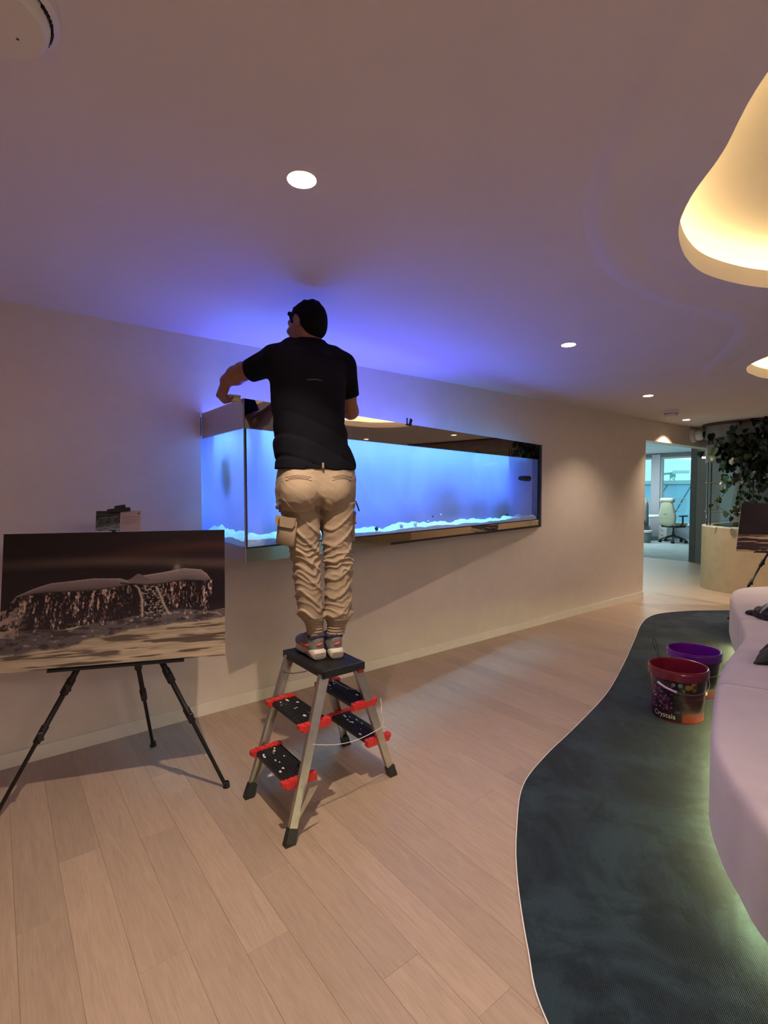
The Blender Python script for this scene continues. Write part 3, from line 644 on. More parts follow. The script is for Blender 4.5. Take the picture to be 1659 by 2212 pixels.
def wr(X,Y,Z):
    xl=np.where(X<1.285,0.,1.7)
    t=Z*1.0
    ph=(Z*165+np.sin(X*45+xl+Z*9)*2.6+np.sin(Y*34+xl)*1.5+np.sin(Z*31+xl)*2.6+np.sin(X*110+Z*50)*.8)
    knee=np.exp(-((Z-1.14)/.11)**2)*1.0+np.exp(-((Z-.90)/.05)**2)*.85+.12
    w1=(np.maximum(0,np.sin(ph))**1.6-.35)*-.0064*knee
    ph2=Z*70+X*60*np.where(X<1.285,1,-1)+np.sin(Y*40)*1.2
    w2=-(np.maximum(0,np.sin(ph2))**4)*.007*np.clip((1.5-Z)/.2,.15,1)*(Z>.87)
    low=np.clip((Z-.85)/.03,0,1)
    w3=-.003*np.sin(Z*420)*(1-low)
    return (w1+w2)*low+w3+0*Y
s.warp(wr)
# diagonal drag folds below the seat
for a,b,r_ in [((690,1088,2.09),(688,1100,2.12),-.012)]:
    P_,Q_=PT(*a),PT(*b); s.cone(P_,Q_,abs(r_),abs(r_)*.6,.035,'u' if r_>0 else 's')
trs=s.mesh('trousers',M_khaki,man); TR=surf(trs,(0,0,0))
# pockets: two back welts, cargo pockets with flaps
def patch(px0,py0,px1,py1,Y,th,name,c=.004,lab=None,tilt=0):
    a=at(px0,py0,Y); b=at(px1,py1,Y); cx=(a+b)/2; w_=abs(b.x-a.x)/2; h_=abs(a.z-b.z)/2
    m=MB(); m.cbox((-w_,-th,-h_),(w_,th,h_),c,Matrix.Translation(cx)@Matrix.Rotation(math.radians(tilt),4,'Y')); return m.build(name,M_khaki,man,smooth='all')
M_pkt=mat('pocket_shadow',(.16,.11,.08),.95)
for px,py,tl,wd in ((645,1033,-3,27),(738,1033,4,20)):
    Y=2.075 if px<700 else 2.058
    for dz,nm in ((0,'pocket_welt'),(.011,'pocket_welt')):
        m=MB(); P=[TR(at(px-wd+2*wd*i/12,py-5*math.sin(PI*i/12)+(5 if dz==0 else -2),Y))[0] for i in range(13)]
        m.tube([p for p in P if p],.0034,8); m.build(nm,M_khaki,man,smooth='all')
    P=[p for p in [TR(at(px-wd*.85+1.7*wd*i/10,py-4.0*math.sin(PI*i/10)+1.5,Y))[0] for i in range(11)] if p]
    m=MB(); m.tube(P,[.001]+[.0038]*(len(P)-2)+[.001],8); m.build('pocket_slit_shade',M_pkt,man,smooth='all')  # shade inside the pocket slit, painted as a dark tube
def flap(c,ux,w_,h_,name='pocket_flap'):
    m=MB(); M=frameM(c,ux,(0,0,1)); P=[(-w_,0),(-w_,-h_*.75),(-w_*.8,-h_),(w_*.8,-h_),(w_,-h_*.75),(w_,0)]
    b=[(x,-.005-.004*math.cos(x/w_*1.2),z) for x,z in P]; f=[(x,.006,z) for x,z in P]; n=len(P)
    m.add([M@Vector(v) for v in b+f],[tuple(range(n)),tuple(range(2*n-1,n-1,-1))]+[(i,i+n,(i+1)%n+n,(i+1)%n) for i in range(n)]); return m.build(name,M_khaki,man,smooth=True)
def cargo(px,py,Y,ux,w_,h_):
    c=at(px,py,Y); M=frameM(c,ux,(0,0,1)); m=MB(); m.cbox((-w_*.95,-.010,-h_),(w_*.95,.012,0),.006,M); m.build('cargo_pocket',M_khaki,man,smooth='all'); flap(c+Vector((0,0,.014))-M.to_3x3()@Vector((0,.011,0)),ux,w_,.05)
cargo(621,1122,2.166,(.45,-.89,-.12),.055,.125)
cargo(762,1114,2.16,(.55,.83,.12),.055,.125)
m=MB(); p=at(698,1004,2.062); m.cbox((p.x-.005,p.y-.003,p.z-.016),(p.x+.005,p.y+.004,p.z+.010),.002); m.build('belt_loop',M_khaki,man)
for (px,py,Y,dx) in ((605,1092,2.14,-1),(768,1090,2.12,8)):
    m=MB(); m.tube([at(px,py-8,Y),at(px+dx*.4,py,Y),at(px+dx,py+14,Y)],[.003,.004,.0035],8); m.build('zip_pull',M_black,man,smooth='all')
# trainers
M_up=mat('grey_mesh_shoe',(.22,.20,.19),.8,var=.15,vscale=60,bump=.3,bscale=500); M_sole=mat('white_midsole',(.62,.56,.50),.6,var=.06,vscale=40)
M_navy=mat('navy_panel',(.03,.03,.07),.7); M_org=mat('coral_accent',(.75,.10,.06),.5)
def shoe(hx,hy,az,side):
    a=math.radians(az); fy=V(math.sin(a),math.cos(a),0); fx=V(math.cos(a),-math.sin(a),0); O=V(hx,hy,ROOTZ)
    def sp(x,y,z): return O+fx*x+fy*y+V(0,0,z)
    R=np.array([fx,fy,V(0,0,1)]).T
    def soleprof(t):
        w_=[.033,.038,.036,.036,.043,.049,.046,.034,.012]; return np.interp(t,np.linspace(0,1,9),w_), side*np.interp(t,[0,.4,.7,1],[0,.004,.006,-.006])
    L=.285
    s=SDF(np.minimum.reduce([sp(-.09,-.03,-.01),sp(.09,-.03,-.01),sp(-.09,.33,-.01),sp(.09,.33,-.01)]),np.maximum.reduce([sp(-.09,-.03,.17),sp(.09,-.03,.17),sp(-.09,.33,.17),sp(.09,.33,.17)]),.003)
    s.cone(sp(0,.035,.10),sp(0,.055,.065),.036,.036,.02); s.ell(sp(0,.042,.055),(.034,.040,.048),.02,R); s.ell(sp(side*.003,.13,.055),(.038,.08,.043),.03,R); s.ell(sp(side*.004,.205,.045),(.043,.07,.030),.03,R)
    s.cone(sp(0,.06,.10),sp(0,.14,.085),.030,.022,.02)
    s.cone(sp(0,.045,.09),sp(0,.045,.2),.029,.034,.004,'s'); s.cone(sp(0,.0,-.02),sp(0,.3,-.02),.045,.045,0,'s')
    up=s.mesh('sneaker',M_up,man,relax=1)
    def sub(mb,name,mt,**k):
        me=mb.mesh(name); b=bmesh.new(); b.from_mesh(me); bmesh.ops.recalc_face_normals(b,faces=b.faces[:]); b.to_mesh(me); b.free()
        o=link_mesh(name,me,mt,up,k.get('smooth','all')); return o
    m=MB(); rings=[]
    for t in np.linspace(0,1,20):
        w_,cx=soleprof(t); y=t*L-.004; lift=.012*max(0,(t-.75)/.25)**2; r=[]
        htop=.045-.012*math.sin(t*PI)*0+.006*(1-t) -.010*max(0,t-.3)
        for q in np.linspace(0,2*PI,18,endpoint=False):
            cxx=math.copysign(abs(math.cos(q))**.5,math.cos(q)); szz=math.copysign(abs(math.sin(q))**.5,math.sin(q))
            r.append(tuple(sp(cx+w_*cxx,y,lift+htop/2+htop/2*szz+(.0 if szz<0 else 0))))
        rings.append(r)
    m.loft(rings); sub(m,'midsole',M_sole)
    for z in (.010,.017,.024,.031):
        m=MB(); m.tube([sp(-.032,-.004,z),sp(-.02,-.0055,z),sp(.02,-.0055,z),sp(.032,-.004,z)],.0012,6); sub(m,'sole_groove',mat('groove',(.3,.25,.2),.7))
    m=MB(); m.tube([sp(side*.036,.03,.022),sp(side*.040,.055,.024),sp(side*.040,.085,.018)],[.006,.010,.006],10); sub(m,'air_window',mat('window_brown',(.12,.05,.04),.3))
    m=MB(); m.tube([sp(-.026,.014,.110),sp(0,.006,.116),sp(.026,.014,.110),sp(.034,.045,.106),sp(.028,.080,.112),sp(0,.098,.120),sp(-.028,.080,.112),sp(-.034,.045,.106),sp(-.026,.014,.110)],.0105,12); sub(m,'padded_collar',M_navy)
    m=MB(); m.tube([sp(side*.030,.03,.072),sp(side*.041,.075,.058),sp(side*.043,.12,.048),sp(side*.040,.16,.060)],[.005,.009,.009,.003],10); sub(m,'side_flash',M_org)
    m=MB(); m.tube([sp(-.016,.0015,.070),sp(-.004,-.0015,.074),sp(.008,-.0015,.078),sp(.016,.003,.081)],[.002,.005,.004,.0015],8); sub(m,'heel_emblem',M_org)
    m=MB(); m.tube([sp(.0,.135,.085),sp(side*.0,.18,.07),sp(0,.225,.055)],[.026,.024,.018],12); sub(m,'toe_overlay',M_navy)
    m=MB()
    for q in range(4):
        y=.11+q*.022; m.tube([sp(-.016,y,.092-.012*q),sp(0,y+.003,.100-.012*q),sp(.016,y,.092-.012*q)],.0025,6)
    sub(m,'laces',M_navy)
    m=MB(); m.tube([sp(0,.045,.08),sp(0,.045,.118),sp(0,.045,.16)],[.031,.033,.027],14); sub(m,'sock',M_black)
    if side>0:
        m=MB(); m.tube([sp(.030,.03,.10),sp(.034,.035,.13),sp(.034,.05,.132),sp(.032,.05,.102)],.006,8); sub(m,'pull_tab',M_org)
shoe(1.262,2.155,8,-1); shoe(1.340,2.118,14,1)
# sponge in the left hand
sp_=wr_l+V(.045,.035,-.085); t=thing('sponge','pale yellow cleaning sponge held in the left hand of the person','sponge',sp_)
m=MB(); m.cbox((sp_[0]-.03,sp_[1]-.04,sp_[2]-.012),(sp_[0]+.035,sp_[1]+.04,sp_[2]+.014),.008); m.build('foam',mat('yellow_foam',(.75,.72,.25),.9,bump=.6,bscale=250),t,smooth='all')
m=MB(); m.cbox((sp_[0]-.03,sp_[1]-.04,sp_[2]+.010),(sp_[0]+.035,sp_[1]+.04,sp_[2]+.018),.003); m.build('scouring_pad',mat('white_pad',(.7,.7,.6),.95,bump=.8,bscale=300),t)
# ================================================================ STEPLADDER
LZ=.65
lad=thing('stepladder','double-sided aluminium stepladder with black treads and red end caps under the person','ladder',(1.29,2.2,0))
TL=[Vector((1.212,2.022,LZ-.02)),Vector((1.212,2.395,LZ-.02)),Vector((1.408,2.030,LZ-.02)),Vector((1.408,2.400,LZ-.02))]
FT=[Vector((.952,1.880,.0)),Vector((.950,2.325,.0)),Vector((1.628,2.025,.0)),Vector((1.612,2.462,.0))]
M_platform=mat('black_tread',(.014,.014,.016),.42,var=.5,vscale=60,bump=.3,bscale=90)
def channel(a,b,w0,w1,d0,d1,out,t=.002):
    # U-shaped rail from a to b; web faces `out` (+-y), flanges turn inwards
    ax=(b-a).normalized(); m=MB(); rings=[]
    sx=Vector((1,0,0)); sx=(sx-ax*sx.dot(ax)).normalized(); sy=ax.cross(sx)
    if sy.y*out<0: sy=-sy
    for p,w_,d in ((a,w0,d0),(b,w1,d1)):
        P=[(-w_/2,-d),(-w_/2,0),(w_/2,0),(w_/2,-d),(w_/2-t,-d),(w_/2-t,-t),(-w_/2+t,-t),(-w_/2+t,-d)]
        rings.append([tuple(p+sx*x+sy*y) for x,y in P])
    m.loft(rings); return m,sx,sy
legs=[]
for i,(a,b) in enumerate(zip(TL,FT)):
    out=-1 if i%2==0 else 1
    v=(b-a); b2=a+v*.93
    m,sx,sy=channel(a,b2,.048,.036,.026,.022,out); lg=m.build('leg',M_alu,lad); legs.append(lg)
    m=MB(); R=[]
    for t_,w_,d_ in ((.905,.042,.028),(.93,.044,.030),(.985,.046,.034)):
        p=a+v*t_; R.append([tuple(p+sx*x*w_/2+sy*(y*d_/2-.011)) for x,y in ((-1,-1),(1,-1),(1,1),(-1,1))])
    p=b; R.append([(p.x+x*.026+sx.x*.0,p.y+y*.018-sy.y*.011,.0005 ) for x,y in ((-1,-1),(1,-1),(1,1),(-1,1))] if sy.y<0 else [(p.x+x*.026,p.y-y*.018-sy.y*.011,.0005) for x,y in ((-1,-1),(1,-1),(1,1),(-1,1))])
    R[-1]=[tuple(Vector((p.x,p.y,.0005))+sx*x*.024+Vector((0,0,-(sx*x*.024).z))+Vector((0,sy.y*(y*.017-.011),0))) for x,y in ((-1,-1),(1,-1),(1,1),(-1,1))]
    m.loft(R); m.build('rubber_foot',M_black,lg)
    for t_ in (.10,.34,.67):
        p=a+v*t_+sy*.001; mm=MB(); mm.tube([p-sy*.002,p+sy*.0035],.0045,10); mm.build('rivet',M_steel,lg)
# platform: black folded top with down-turned edge
pl=MB(); pl.cbox((1.195,2.005,LZ-.005),(1.425,2.415,LZ+.008),.003); plat=pl.build('platform',M_platform,lad)
m=MB(); m.box((1.192,2.003,LZ-.028),(1.198,2.417,LZ+.006)); m.box((1.422,2.003,LZ-.028),(1.428,2.417,LZ+.006)); m.box((1.195,2.003,LZ-.028),(1.425,2.009,LZ+.002)); m.box((1.195,2.411,LZ-.028),(1.425,2.417,LZ+.002)); m.build('platform_edge',M_platform,lad)
m=MB()
for k in range(14): x=1.205+k*.0162; m.box((x,2.02,LZ+.008),(x+.005,2.40,LZ+.0098))
m.build('grip_ribs',M_platform,plat)
def tread(side,frac,ya,yb,xa,xb):
    z=LZ*frac; t0=MB(); t0.cbox((xa,ya,z-.022),(xb,yb,z),.003)
    tr=t0.build('tread',M_platform,lad)
    m=MB(); n=9
    for k in range(n):
        x=xa+.006+(xb-xa-.012)*k/(n-1); m.box((x-.0022,ya+.01,z),(x+.0022,yb-.01,z+.003))
    m.build('tread_ribs',M_platform,tr)
    # worn red end caps with serrated inner edge
    for y0,sg in ((ya,1),(yb,-1)):
        m=MB(); n=6; P=[(xa-.009,y0-sg*.012)]
        P+=[(xb+.009,y0-sg*.012)]
        for k in range(2*n+1):
            x=xb+.009-(xb-xa+.018)*k/(2*n); P.append((x,y0+sg*(.020+(.006 if k%2 else 0))))
        m.prism(P,z-.026,z+.005)
        q=[(xa-.009,y0-sg*.012),(xa-.024,y0-sg*.004),(xa-.024,y0+sg*.024),(xa-.009,y0+sg*.026)] if side<0 else [(xb+.009,y0-sg*.012),(xb+.024,y0-sg*.004),(xb+.024,y0+sg*.024),(xb+.009,y0+sg*.026)]
        m.prism(q,z-.014,z+.006); 
        for k in range(3): x=xa+.02+k*(xb-xa-.04)/2; m.box((x-.012,y0-sg*.010,z+.005),(x+.012,y0+sg*.016,z+.009))
        m.build('end_cap',M_red,tr)
    # dried paint splashes
    rp=random.Random(int(frac*100)+side); m=MB()
    for k in range(12):
        x=rp.uniform(xa+.01,xb-.01); y=rp.uniform(ya+.03,yb-.03) if k>4 else rp.uniform(ya+(yb-ya)*.62,yb-.03); r_=rp.uniform(.0015,.006)
        P=[(x+r_*rp.uniform(.6,1.6)*math.cos(a*PI/4),y+r_*rp.uniform(.6,1.4)*math.sin(a*PI/4)*1.7) for a in range(8)]; m.prism(P,z+.0025,z+.0038)
    m.build('paint_splash',M_white,tr,label='dried white paint splashes')
tread(-1,.34,1.965,2.318,.985,1.118); tread(-1,.67,1.993,2.345,1.083,1.212)
tread(1,.34,2.045,2.425,1.480,1.600); tread(1,.67,2.040,2.405,1.390,1.505)
# corner braces below the lowest tread
for y0 in (1.905,2.322):
    m=MB(); P=[Vector((.985,y0,.06)),Vector((1.0,y0,.07)),Vector((1.105,y0,.197)),Vector((1.06,y0,.2))]
    m.loft([[tuple(p) for p in P],[tuple(p+Vector((0,.0025,0))) for p in P]]); m.build('brace',M_alu,lad)
# spreader wires and restraint cord
m=MB(); m.tube([(1.185,2.385,.56),(1.175,2.37,.555),(1.19,2.3,.565),(1.215,2.2,.60)],.003,8); m.build('locking_wire',M_steel,lad)
m=MB(); m.tube([(1.45,2.03,.50),(1.42,2.10,.49),(1.41,2.18,.485),(1.40,2.28,.50),(1.40,2.36,.52)],.002,8); m.build('locking_wire',M_steel,lad)
a=Vector((1.105,1.958,.36)); b=Vector((1.537,2.0,.30))
P=[a.lerp(b,i/12)+Vector((0,0,-.035*math.sin(PI*i/12))) for i in range(13)]
m=MB(); m.tube(P,.0016,6); m.tube([b,b+Vector((.005,0,.03)),b+Vector((-.012,-.003,.07)),b+Vector((-.006,0,.11)),b+Vector((-.014,0,.15))],.003,6); m.tube([b,b+Vector((.012,-.006,-.008))],.003,6); m.build('restraint_cord',mat('white_cord',(.7,.66,.6),.8),lad)
m=MB(); m.cbox((1.40,2.012,.600),(1.43,2.04,.628),.003); m.build('latch',M_red,lad)
# fleck of paper under the ladder
p=atz(581,1675,0); t=thing('paper_scrap','tiny white paper scrap on the floor under the lowest tread','scrap',(p.x,p.y,0)); m=MB(); m.prism([(p.x-.012,p.y-.006),(p.x+.01,p.y-.012),(p.x+.014,p.y+.008),(p.x-.006,p.y+.012)],.0005,.0012); m.build('paper',M_white,t)

# ================================================================ EASELS WITH PRINTS
def vnoise(x,y,seed):
    xi=np.floor(x).astype(int); yi=np.floor(y).astype(int); fx=x-xi; fy=y-yi; fx=fx*fx*(3-2*fx); fy=fy*fy*(3-2*fy)
    T=np.random.RandomState(seed).rand(257,257); g=lambda a,b:T[a%257,b%257]
    return (g(xi,yi)*(1-fx)+g(xi+1,yi)*fx)*(1-fy)+(g(xi,yi+1)*(1-fx)+g(xi+1,yi+1)*fx)*fy
def fbm(x,y,seed,o=4):
    r=0;a=.5
    for k in range(o): r=r+a*vnoise(x*2**k,y*2**k,seed+k); a*=.5
    return r/(1-.5**o)
def lin(r,g,b): return np.array(srgb(r,g,b)[:3])
def ss(a,b,x): t=np.clip((x-a)/(b-a),0,1); return t*t*(3-2*t)
def whale_print(u,v):     # u right, v down; flat print
    U,Vv=u,v; C=np.zeros(u.shape+(3,))
    def lay(mask,c): nonlocal C; C=C*(1-mask[...,None])+np.asarray(c)*mask[...,None]
    C[:]=lin(30,24,30)
    n=fbm(u*3,v*9,1)
    lay(np.exp(-((v-.235-.02*u+.02*np.sin(u*4))/.035)**2)*.55*(.6+n),lin(84,68,68))
    lay(np.exp(-((v-.16-.03*np.sin(u*5))/.05)**2)*.35*n*ss(.3,.7,u),lin(100,58,54))
    lay(ss(.55,.62,v)*.25,lin(52,46,52))
    # sea
    hor=.735-.10*u+.006*np.sin(u*30)
    st=fbm(u*5+v*3,v*46,5,4); st2=fbm(u*9,v*80,9,3)
    sea=lin(166,150,132)*(.62+.55*st2[...,None]); sea=sea*(.9+.25*ss(.75,1,v)[...,None])
    dark=ss(.54,.66,st)*.85; sea=sea*(1-dark[...,None])+lin(62,50,50)*dark[...,None]
    C=np.where((v>hor)[...,None],sea,C)
    mound=hor+.02+.085*(.5+.5*np.sin(u*5+1.2))*ss(1.0,.75,u)+.02
    mtop=hor-.045*np.exp(-((u-.68)/.14)**2)-.012*np.sin(u*17)
    mm=ss(-.004,.004,v-mtop)*ss(.012,-.012,v-mound-.05*fbm(u*14,v*20,4))
    lay(mm,lin(84,76,80)*1.0); tex=fbm(u*28,v*46,8); lay(mm*ss(.5,.68,tex)*.8,lin(48,40,46)); lay(mm*ss(.62,.74,fbm(u*38,v*50,18))*.6,lin(150,140,132))
    # curtain of drips
    def topedge(u): return np.interp(u,[.02,.06,.13,.2,.38,.5,.545,.60,.70,.80,.88,.91,.93],[.55,.46,.41,.375,.352,.36,.385,.345,.325,.30,.315,.35,.40])
    def botedge(u): return np.interp(u,[.02,.06,.13,.2,.38,.5,.56,.62,.70,.80,.88,.905,.93],[.56,.475,.45,.445,.445,.425,.41,.42,.415,.395,.405,.415,.40])
    bt=botedge(u)
    dl_=fbm(u*95+v*5+2*fbm(u*6,v*6,20),v*9,21,3)*.5+fbm(u*170,v*60,27,3)*.5
    sparse=np.where(u<.58,ss(.60,.40,u)*.9+.2,1.0); L=np.where(u<.03,0,1)*ss(-.03,.03,u+.12*(v-.5))
    curt=(v>bt)&(v<hor+.01)&(u<.935)&~((u>.585)&(u<.60))
    fade=ss(.95,.1,(v-bt)/(hor-bt+1e-3))
    lay(curt*ss(.50,.62,dl_)*.75*sparse*(.3+.7*fade),lin(128,100,98)); lay(curt*ss(.61,.70,dl_)*sparse*.7,lin(185,165,160))
    lay(((u>.59)&(u<.70)&(v>.40)&(v<hor))*.7,lin(28,24,28)); lay(((u>.59)&(u<.70)&(v>.40)&(v<hor))*ss(.60,.68,fbm(u*120,v*120,31,2))*.7,lin(150,140,140))
    for P in ([(.555,.40),(.585,.44),(.60,.52),(.603,.60),(.602,.66)],[(.665,.43),(.685,.50),(.705,.58),(.73,.655)]):
        uu=np.interp(v,[p[1] for p in P],[p[0] for p in P]); lay(np.exp(-((u-uu)/.005)**2)*((v>P[0][1])&(v<P[-1][1]))*.8,lin(165,145,138))
    # left foam streaming off the tip
    lay(((v>.5+(.06-u)*1.2)&(v<hor+.02))*ss(.12,.02,u)*ss(.45,.64,fbm(u*34+v*16,v*40,41))*.8,lin(160,140,132))
    # fluke
    te=topedge(u); fl=(v>te)&(v<bt)&(u>.04)&(u<.93)
    sh=ss(0,1,(v-te)/(bt-te+1e-4)); col=lin(112,98,104)[None,None]*(1-sh[...,None]*.45)
    col=col*(.85+.3*fbm(u*16,v*60,51)[...,None]); C=np.where(fl[...,None],col,C)
    lay(fl*np.exp(-((v-te)/.006)**2)*.6,lin(165,150,148)); lay(fl*np.exp(-((v-bt)/.008)**2)*.9,lin(24,18,22))
    hump=np.exp(-((u-.585)/.03)**2)*.045; lay(((v>.375-hump)&(v<.39)&(abs(u-.585)<.05))*1.0,lin(92,80,84))
    lay(np.exp(-((v-(.395+(u-.5)*.25))/.006)**2)*((u>.5)&(u<.57)),lin(30,24,26)); 
    return np.clip(C,0,1)
def sea_print(u,v):
    C=np.zeros(u.shape+(3,)); C[:]=lin(40,34,40); C*= (.8+.5*fbm(u*3,v*4,61))[...,None]
    st=fbm(u*4+v,v*34,63,4); sea=lin(168,142,118)*(.8+.3*fbm(u*9,v*60,65)[...,None]); d=ss(.47,.56,st+ .12*ss(.72,.82,v)-.25*ss(.9,.98,v))
    sea=sea*(1-d[...,None])+lin(60,48,54)*d[...,None]; return np.where((v>.66)[...,None],sea,C)
def print_grid(name,TLp,TRp,BRp,BLp,nu,nv,fn,mt,parent,off):
    u=np.linspace(0,1,nu); v=np.linspace(0,1,nv); Ug,Vg=np.meshgrid(u,v); a,b,c,d=[np.array(p) for p in (TLp,TRp,BRp,BLp)]
    P=(a*(1-Ug[...,None])+b*Ug[...,None])*(1-Vg[...,None])+(d*(1-Ug[...,None])+c*Ug[...,None])*Vg[...,None]+np.array(off)
    idx=np.arange(nu*nv).reshape(nv,nu); F=np.stack([idx[:-1,:-1],idx[1:,:-1],idx[1:,1:],idx[:-1,1:]],-1).reshape(-1,4)
    me=bpy.data.meshes.new(name); me.vertices.add(nu*nv); me.loops.add(len(F)*4); me.polygons.add(len(F)); me.vertices.foreach_set('co',P.ravel()); me.polygons.foreach_set('loop_start',np.arange(0,len(F)*4,4)); me.loops.foreach_set('vertex_index',F.ravel()); me.update(calc_edges=True)
    C=fn(Ug,Vg); ca=me.color_attributes.new('Col','FLOAT_COLOR','POINT'); ca.data.foreach_set('color',np.concatenate([C,np.ones(C.shape[:2]+(1,))],-1).ravel().astype(np.float32))
    return link_mesh(name,me,mt,parent)
M_print=vcol_mat('glossy_print',.06,0,spec=.45); M_card=vcol_mat('matt_print',.5)
def easel(label,P_foot,apex,BL,BR,TL_,TR_,fn,blabel,mast_top,leg_w=1.0,nuv=(640,420)):
    t=thing('tripod_easel',label,'easel',(apex.x,apex.y,0))
    for i,f in enumerate(P_foot):
        m=MB(); v=f-apex; c=[0,.02,.40,.41,.47,.475,.60,.605,.67,.675,.99]; r=[.011,.015,.0145,.019,.019,.0125,.0125,.017,.016,.0095,.009]
        m.tube([apex+v*k for k in c],r,12); lg=m.build('leg',M_bmetal,t,smooth=True)
        p=apex+v*.99; m=MB(); m.lathe([(.009,.03),(.014,.028),(.017,.012),(.018,.001)],(f.x,f.y,0),14,capb=False,capt=True); m.tube([p,(f.x,f.y,.02)],.012,10); m.build('rubber_foot',M_black,lg)
        for k in (.44,.64): q=apex+v*k; m=MB(); m.cbox((q.x-.012,q.y-.026,q.z-.02),(q.x+.012,q.y-.008,q.z+.02),.003); m.build('clamp',M_black,lg)
    m=MB(); m.tube([apex-Vector((0,0,.03)),apex+Vector((0,0,.03))],.028,12); m.build('hub',M_black,t,smooth=True)
    m=MB(); m.tube([apex,apex.lerp(mast_top,.5),mast_top],[.012,.010,.009],10); m.build('mast',M_bmetal,t)
    e=(BR-BL).normalized(); up=((TL_-BL)).normalized(); nrm=e.cross(up).normalized()
    if nrm.dot(Vector((0,0,1.5))-BL)<0: nrm=-nrm
    m=MB(); M=frameM(BL.lerp(BR,.5),e,up); h=(BR-BL).length; sy=1 if (M.to_3x3()@Vector((0,1,0))).dot(nrm)>0 else -1
    m.box((-h*.30,-.02,-.012),(h*.30,.02,-.002),M); m.box((-h*.30,sy*.012-.002,-.012),(h*.30,sy*.016+.002,.006),M); m.build('ledge',M_bmetal,t)
    b=thing('photo_print',blabel,'picture',tuple(BL.lerp(BR,.5)))
    m=MB(); th=nrm*-.008; m.loft([[tuple(p) for p in (BL,BR,TR_,TL_)],[tuple(p+th) for p in (BL,BR,TR_,TL_)]]); m.build('acrylic_board',mat('board_edge',(.4,.38,.42),.3),b)
    print_grid('print',TL_,TR_,BR,BL,nuv[0],nuv[1],fn,M_print,b,tuple(nrm*.0008))
    return nrm,e,up
BR_=Vector((.908,2.49,.667)); BL_=Vector((-.005,2.812,.684)); TR_=Vector((.948,2.585,1.297)); TL2=Vector((.033,2.905,1.300))
apx=Vector((.50,2.775,1.02)); mast=Vector((.475,2.925,1.40))
nrm,ee,uu=easel('black tripod easel on three splayed telescopic legs left of the stepladder',[Vector((.896,2.465,0)),Vector((.705,3.13,0)),Vector((-.056,2.802,0))],apx,BL_,BR_,TL2,TR_,whale_print,'large dark photo print of a whale fluke dripping water, on the left easel',mast)
# caption card clipped above the print
c0=at(206,1147,2.90); c1=at(304,1147,2.84); ct0=at(208,1104,2.91); ct1=at(305,1103,2.85)
def card_print(u,v):
    C=np.zeros(u.shape+(3,)); C[:]=lin(168,146,150); L=u<.53
    P=whale_print(np.clip(u/.53,0,1),np.clip(.05+v*1.0,0,1)); g=P.mean(-1,keepdims=True); C=np.where(L[...,None],g*np.array([.9,.95,1.1])*.8+.003,C)
    ln=[(.27,.02,.97),(.34,.02,.97),(.405,.02,.35),(.45,.38,.97),(.50,.02,.88),(.56,.02,.92),(.61,.02,.93),(.675,.0,.5)]
    x=(u-.565)/.41
    for y0,a,b in ln:
        w_=vnoise(x*70,np.full_like(x,y0*90),71); C=np.where(((abs(v-y0)<.013)&(x>a)&(x<b)&(w_>.28))[...,None],lin(118,98,110),C)
    q=((u-.945)/.03)**2+((v-.145)/.045)**2; C=np.where(((q<1)&((abs(u-.945)>.004)|(v>.14)))[...,None],lin(84,66,78),C)
    tri=(v>.07)&(v<.12)&(abs(u-.945)<(v-.06)*.25); C=np.where(tri[...,None],lin(84,66,78),C)
    return np.clip(C,0,1)
cb=thing('caption_card','small caption card with text and picture clipped above the whale print','card',tuple((c0+c1)/2))
m=MB(); m.loft([[tuple(p) for p in (c0,c1,ct1,ct0)],[tuple(p+Vector((.001,.003,0))) for p in (c0,c1,ct1,ct0)]]); m.build('card_stock',mat('card_paper',(.55,.52,.52),.7),cb)
print_grid('card_print',ct0,ct1,c1,c0,230,110,card_print,M_card,cb,(-.0003,-.0010,0))
cp=(ct0+ct1)/2+Vector((.0,-.005,0)); k=thing('board_clip','black clip gripping the top of the caption card','clip',tuple(cp))
e2=(ct1-ct0).normalized(); M=frameM(cp,e2,(0,0,1)); m=MB(); m.cbox((-.055,-.010,-.006),(.052,.012,.014),.004,M@Matrix.Rotation(-.09,4,'Y')); m.build('jaw',M_black,k); m=MB(); m.cbox((-.018,-.010,.008),(.032,.010,.028),.003,M@Matrix.Rotation(-.16,4,'Y')); m.build('lever',M_black,k)
# second easel beyond the sofa, cut by the right edge
p0=at(1590,1190,0.01) if False else None
f0=Vector((8.05,2.40,0)); sd=7.55
def dpt(px,py,d): return Vector((0,0,CAMZ))+ray(px,py)*d
d0=6.0
qBL=dpt(1590,1191,d0); qTL=dpt(1602,1087,d0+.1)
dirr=Vector((.70,-.71,0)).normalized(); qBR=qBL+dirr*1.0; qTR=qTL+dirr*1.0; qBR.z+=0.0
foot=atz(1600,1300,0); foot=Vector((qBL.x+.15,qBL.y-.22,0))
lp=dpt(1659,1194,d0+.03); lq=dpt(1612,1274,d0-.05); dv=(lq-lp); fz=lp+dv*(lp.z/(lp.z-lq.z)); fz.z=0
ap2=lp-dv*.9
easel('black tripod easel standing beyond the far end of the sofa',[fz,Vector((2*ap2.x-fz.x+.1,2*ap2.y-fz.y,0)),Vector((ap2.x+.35,ap2.y+.3,0))],ap2,qBL,qBR,qTL,qTR,sea_print,'dark seascape photo print on the easel at the right edge',ap2+Vector((.03,.03,.35)),nuv=(200,160))
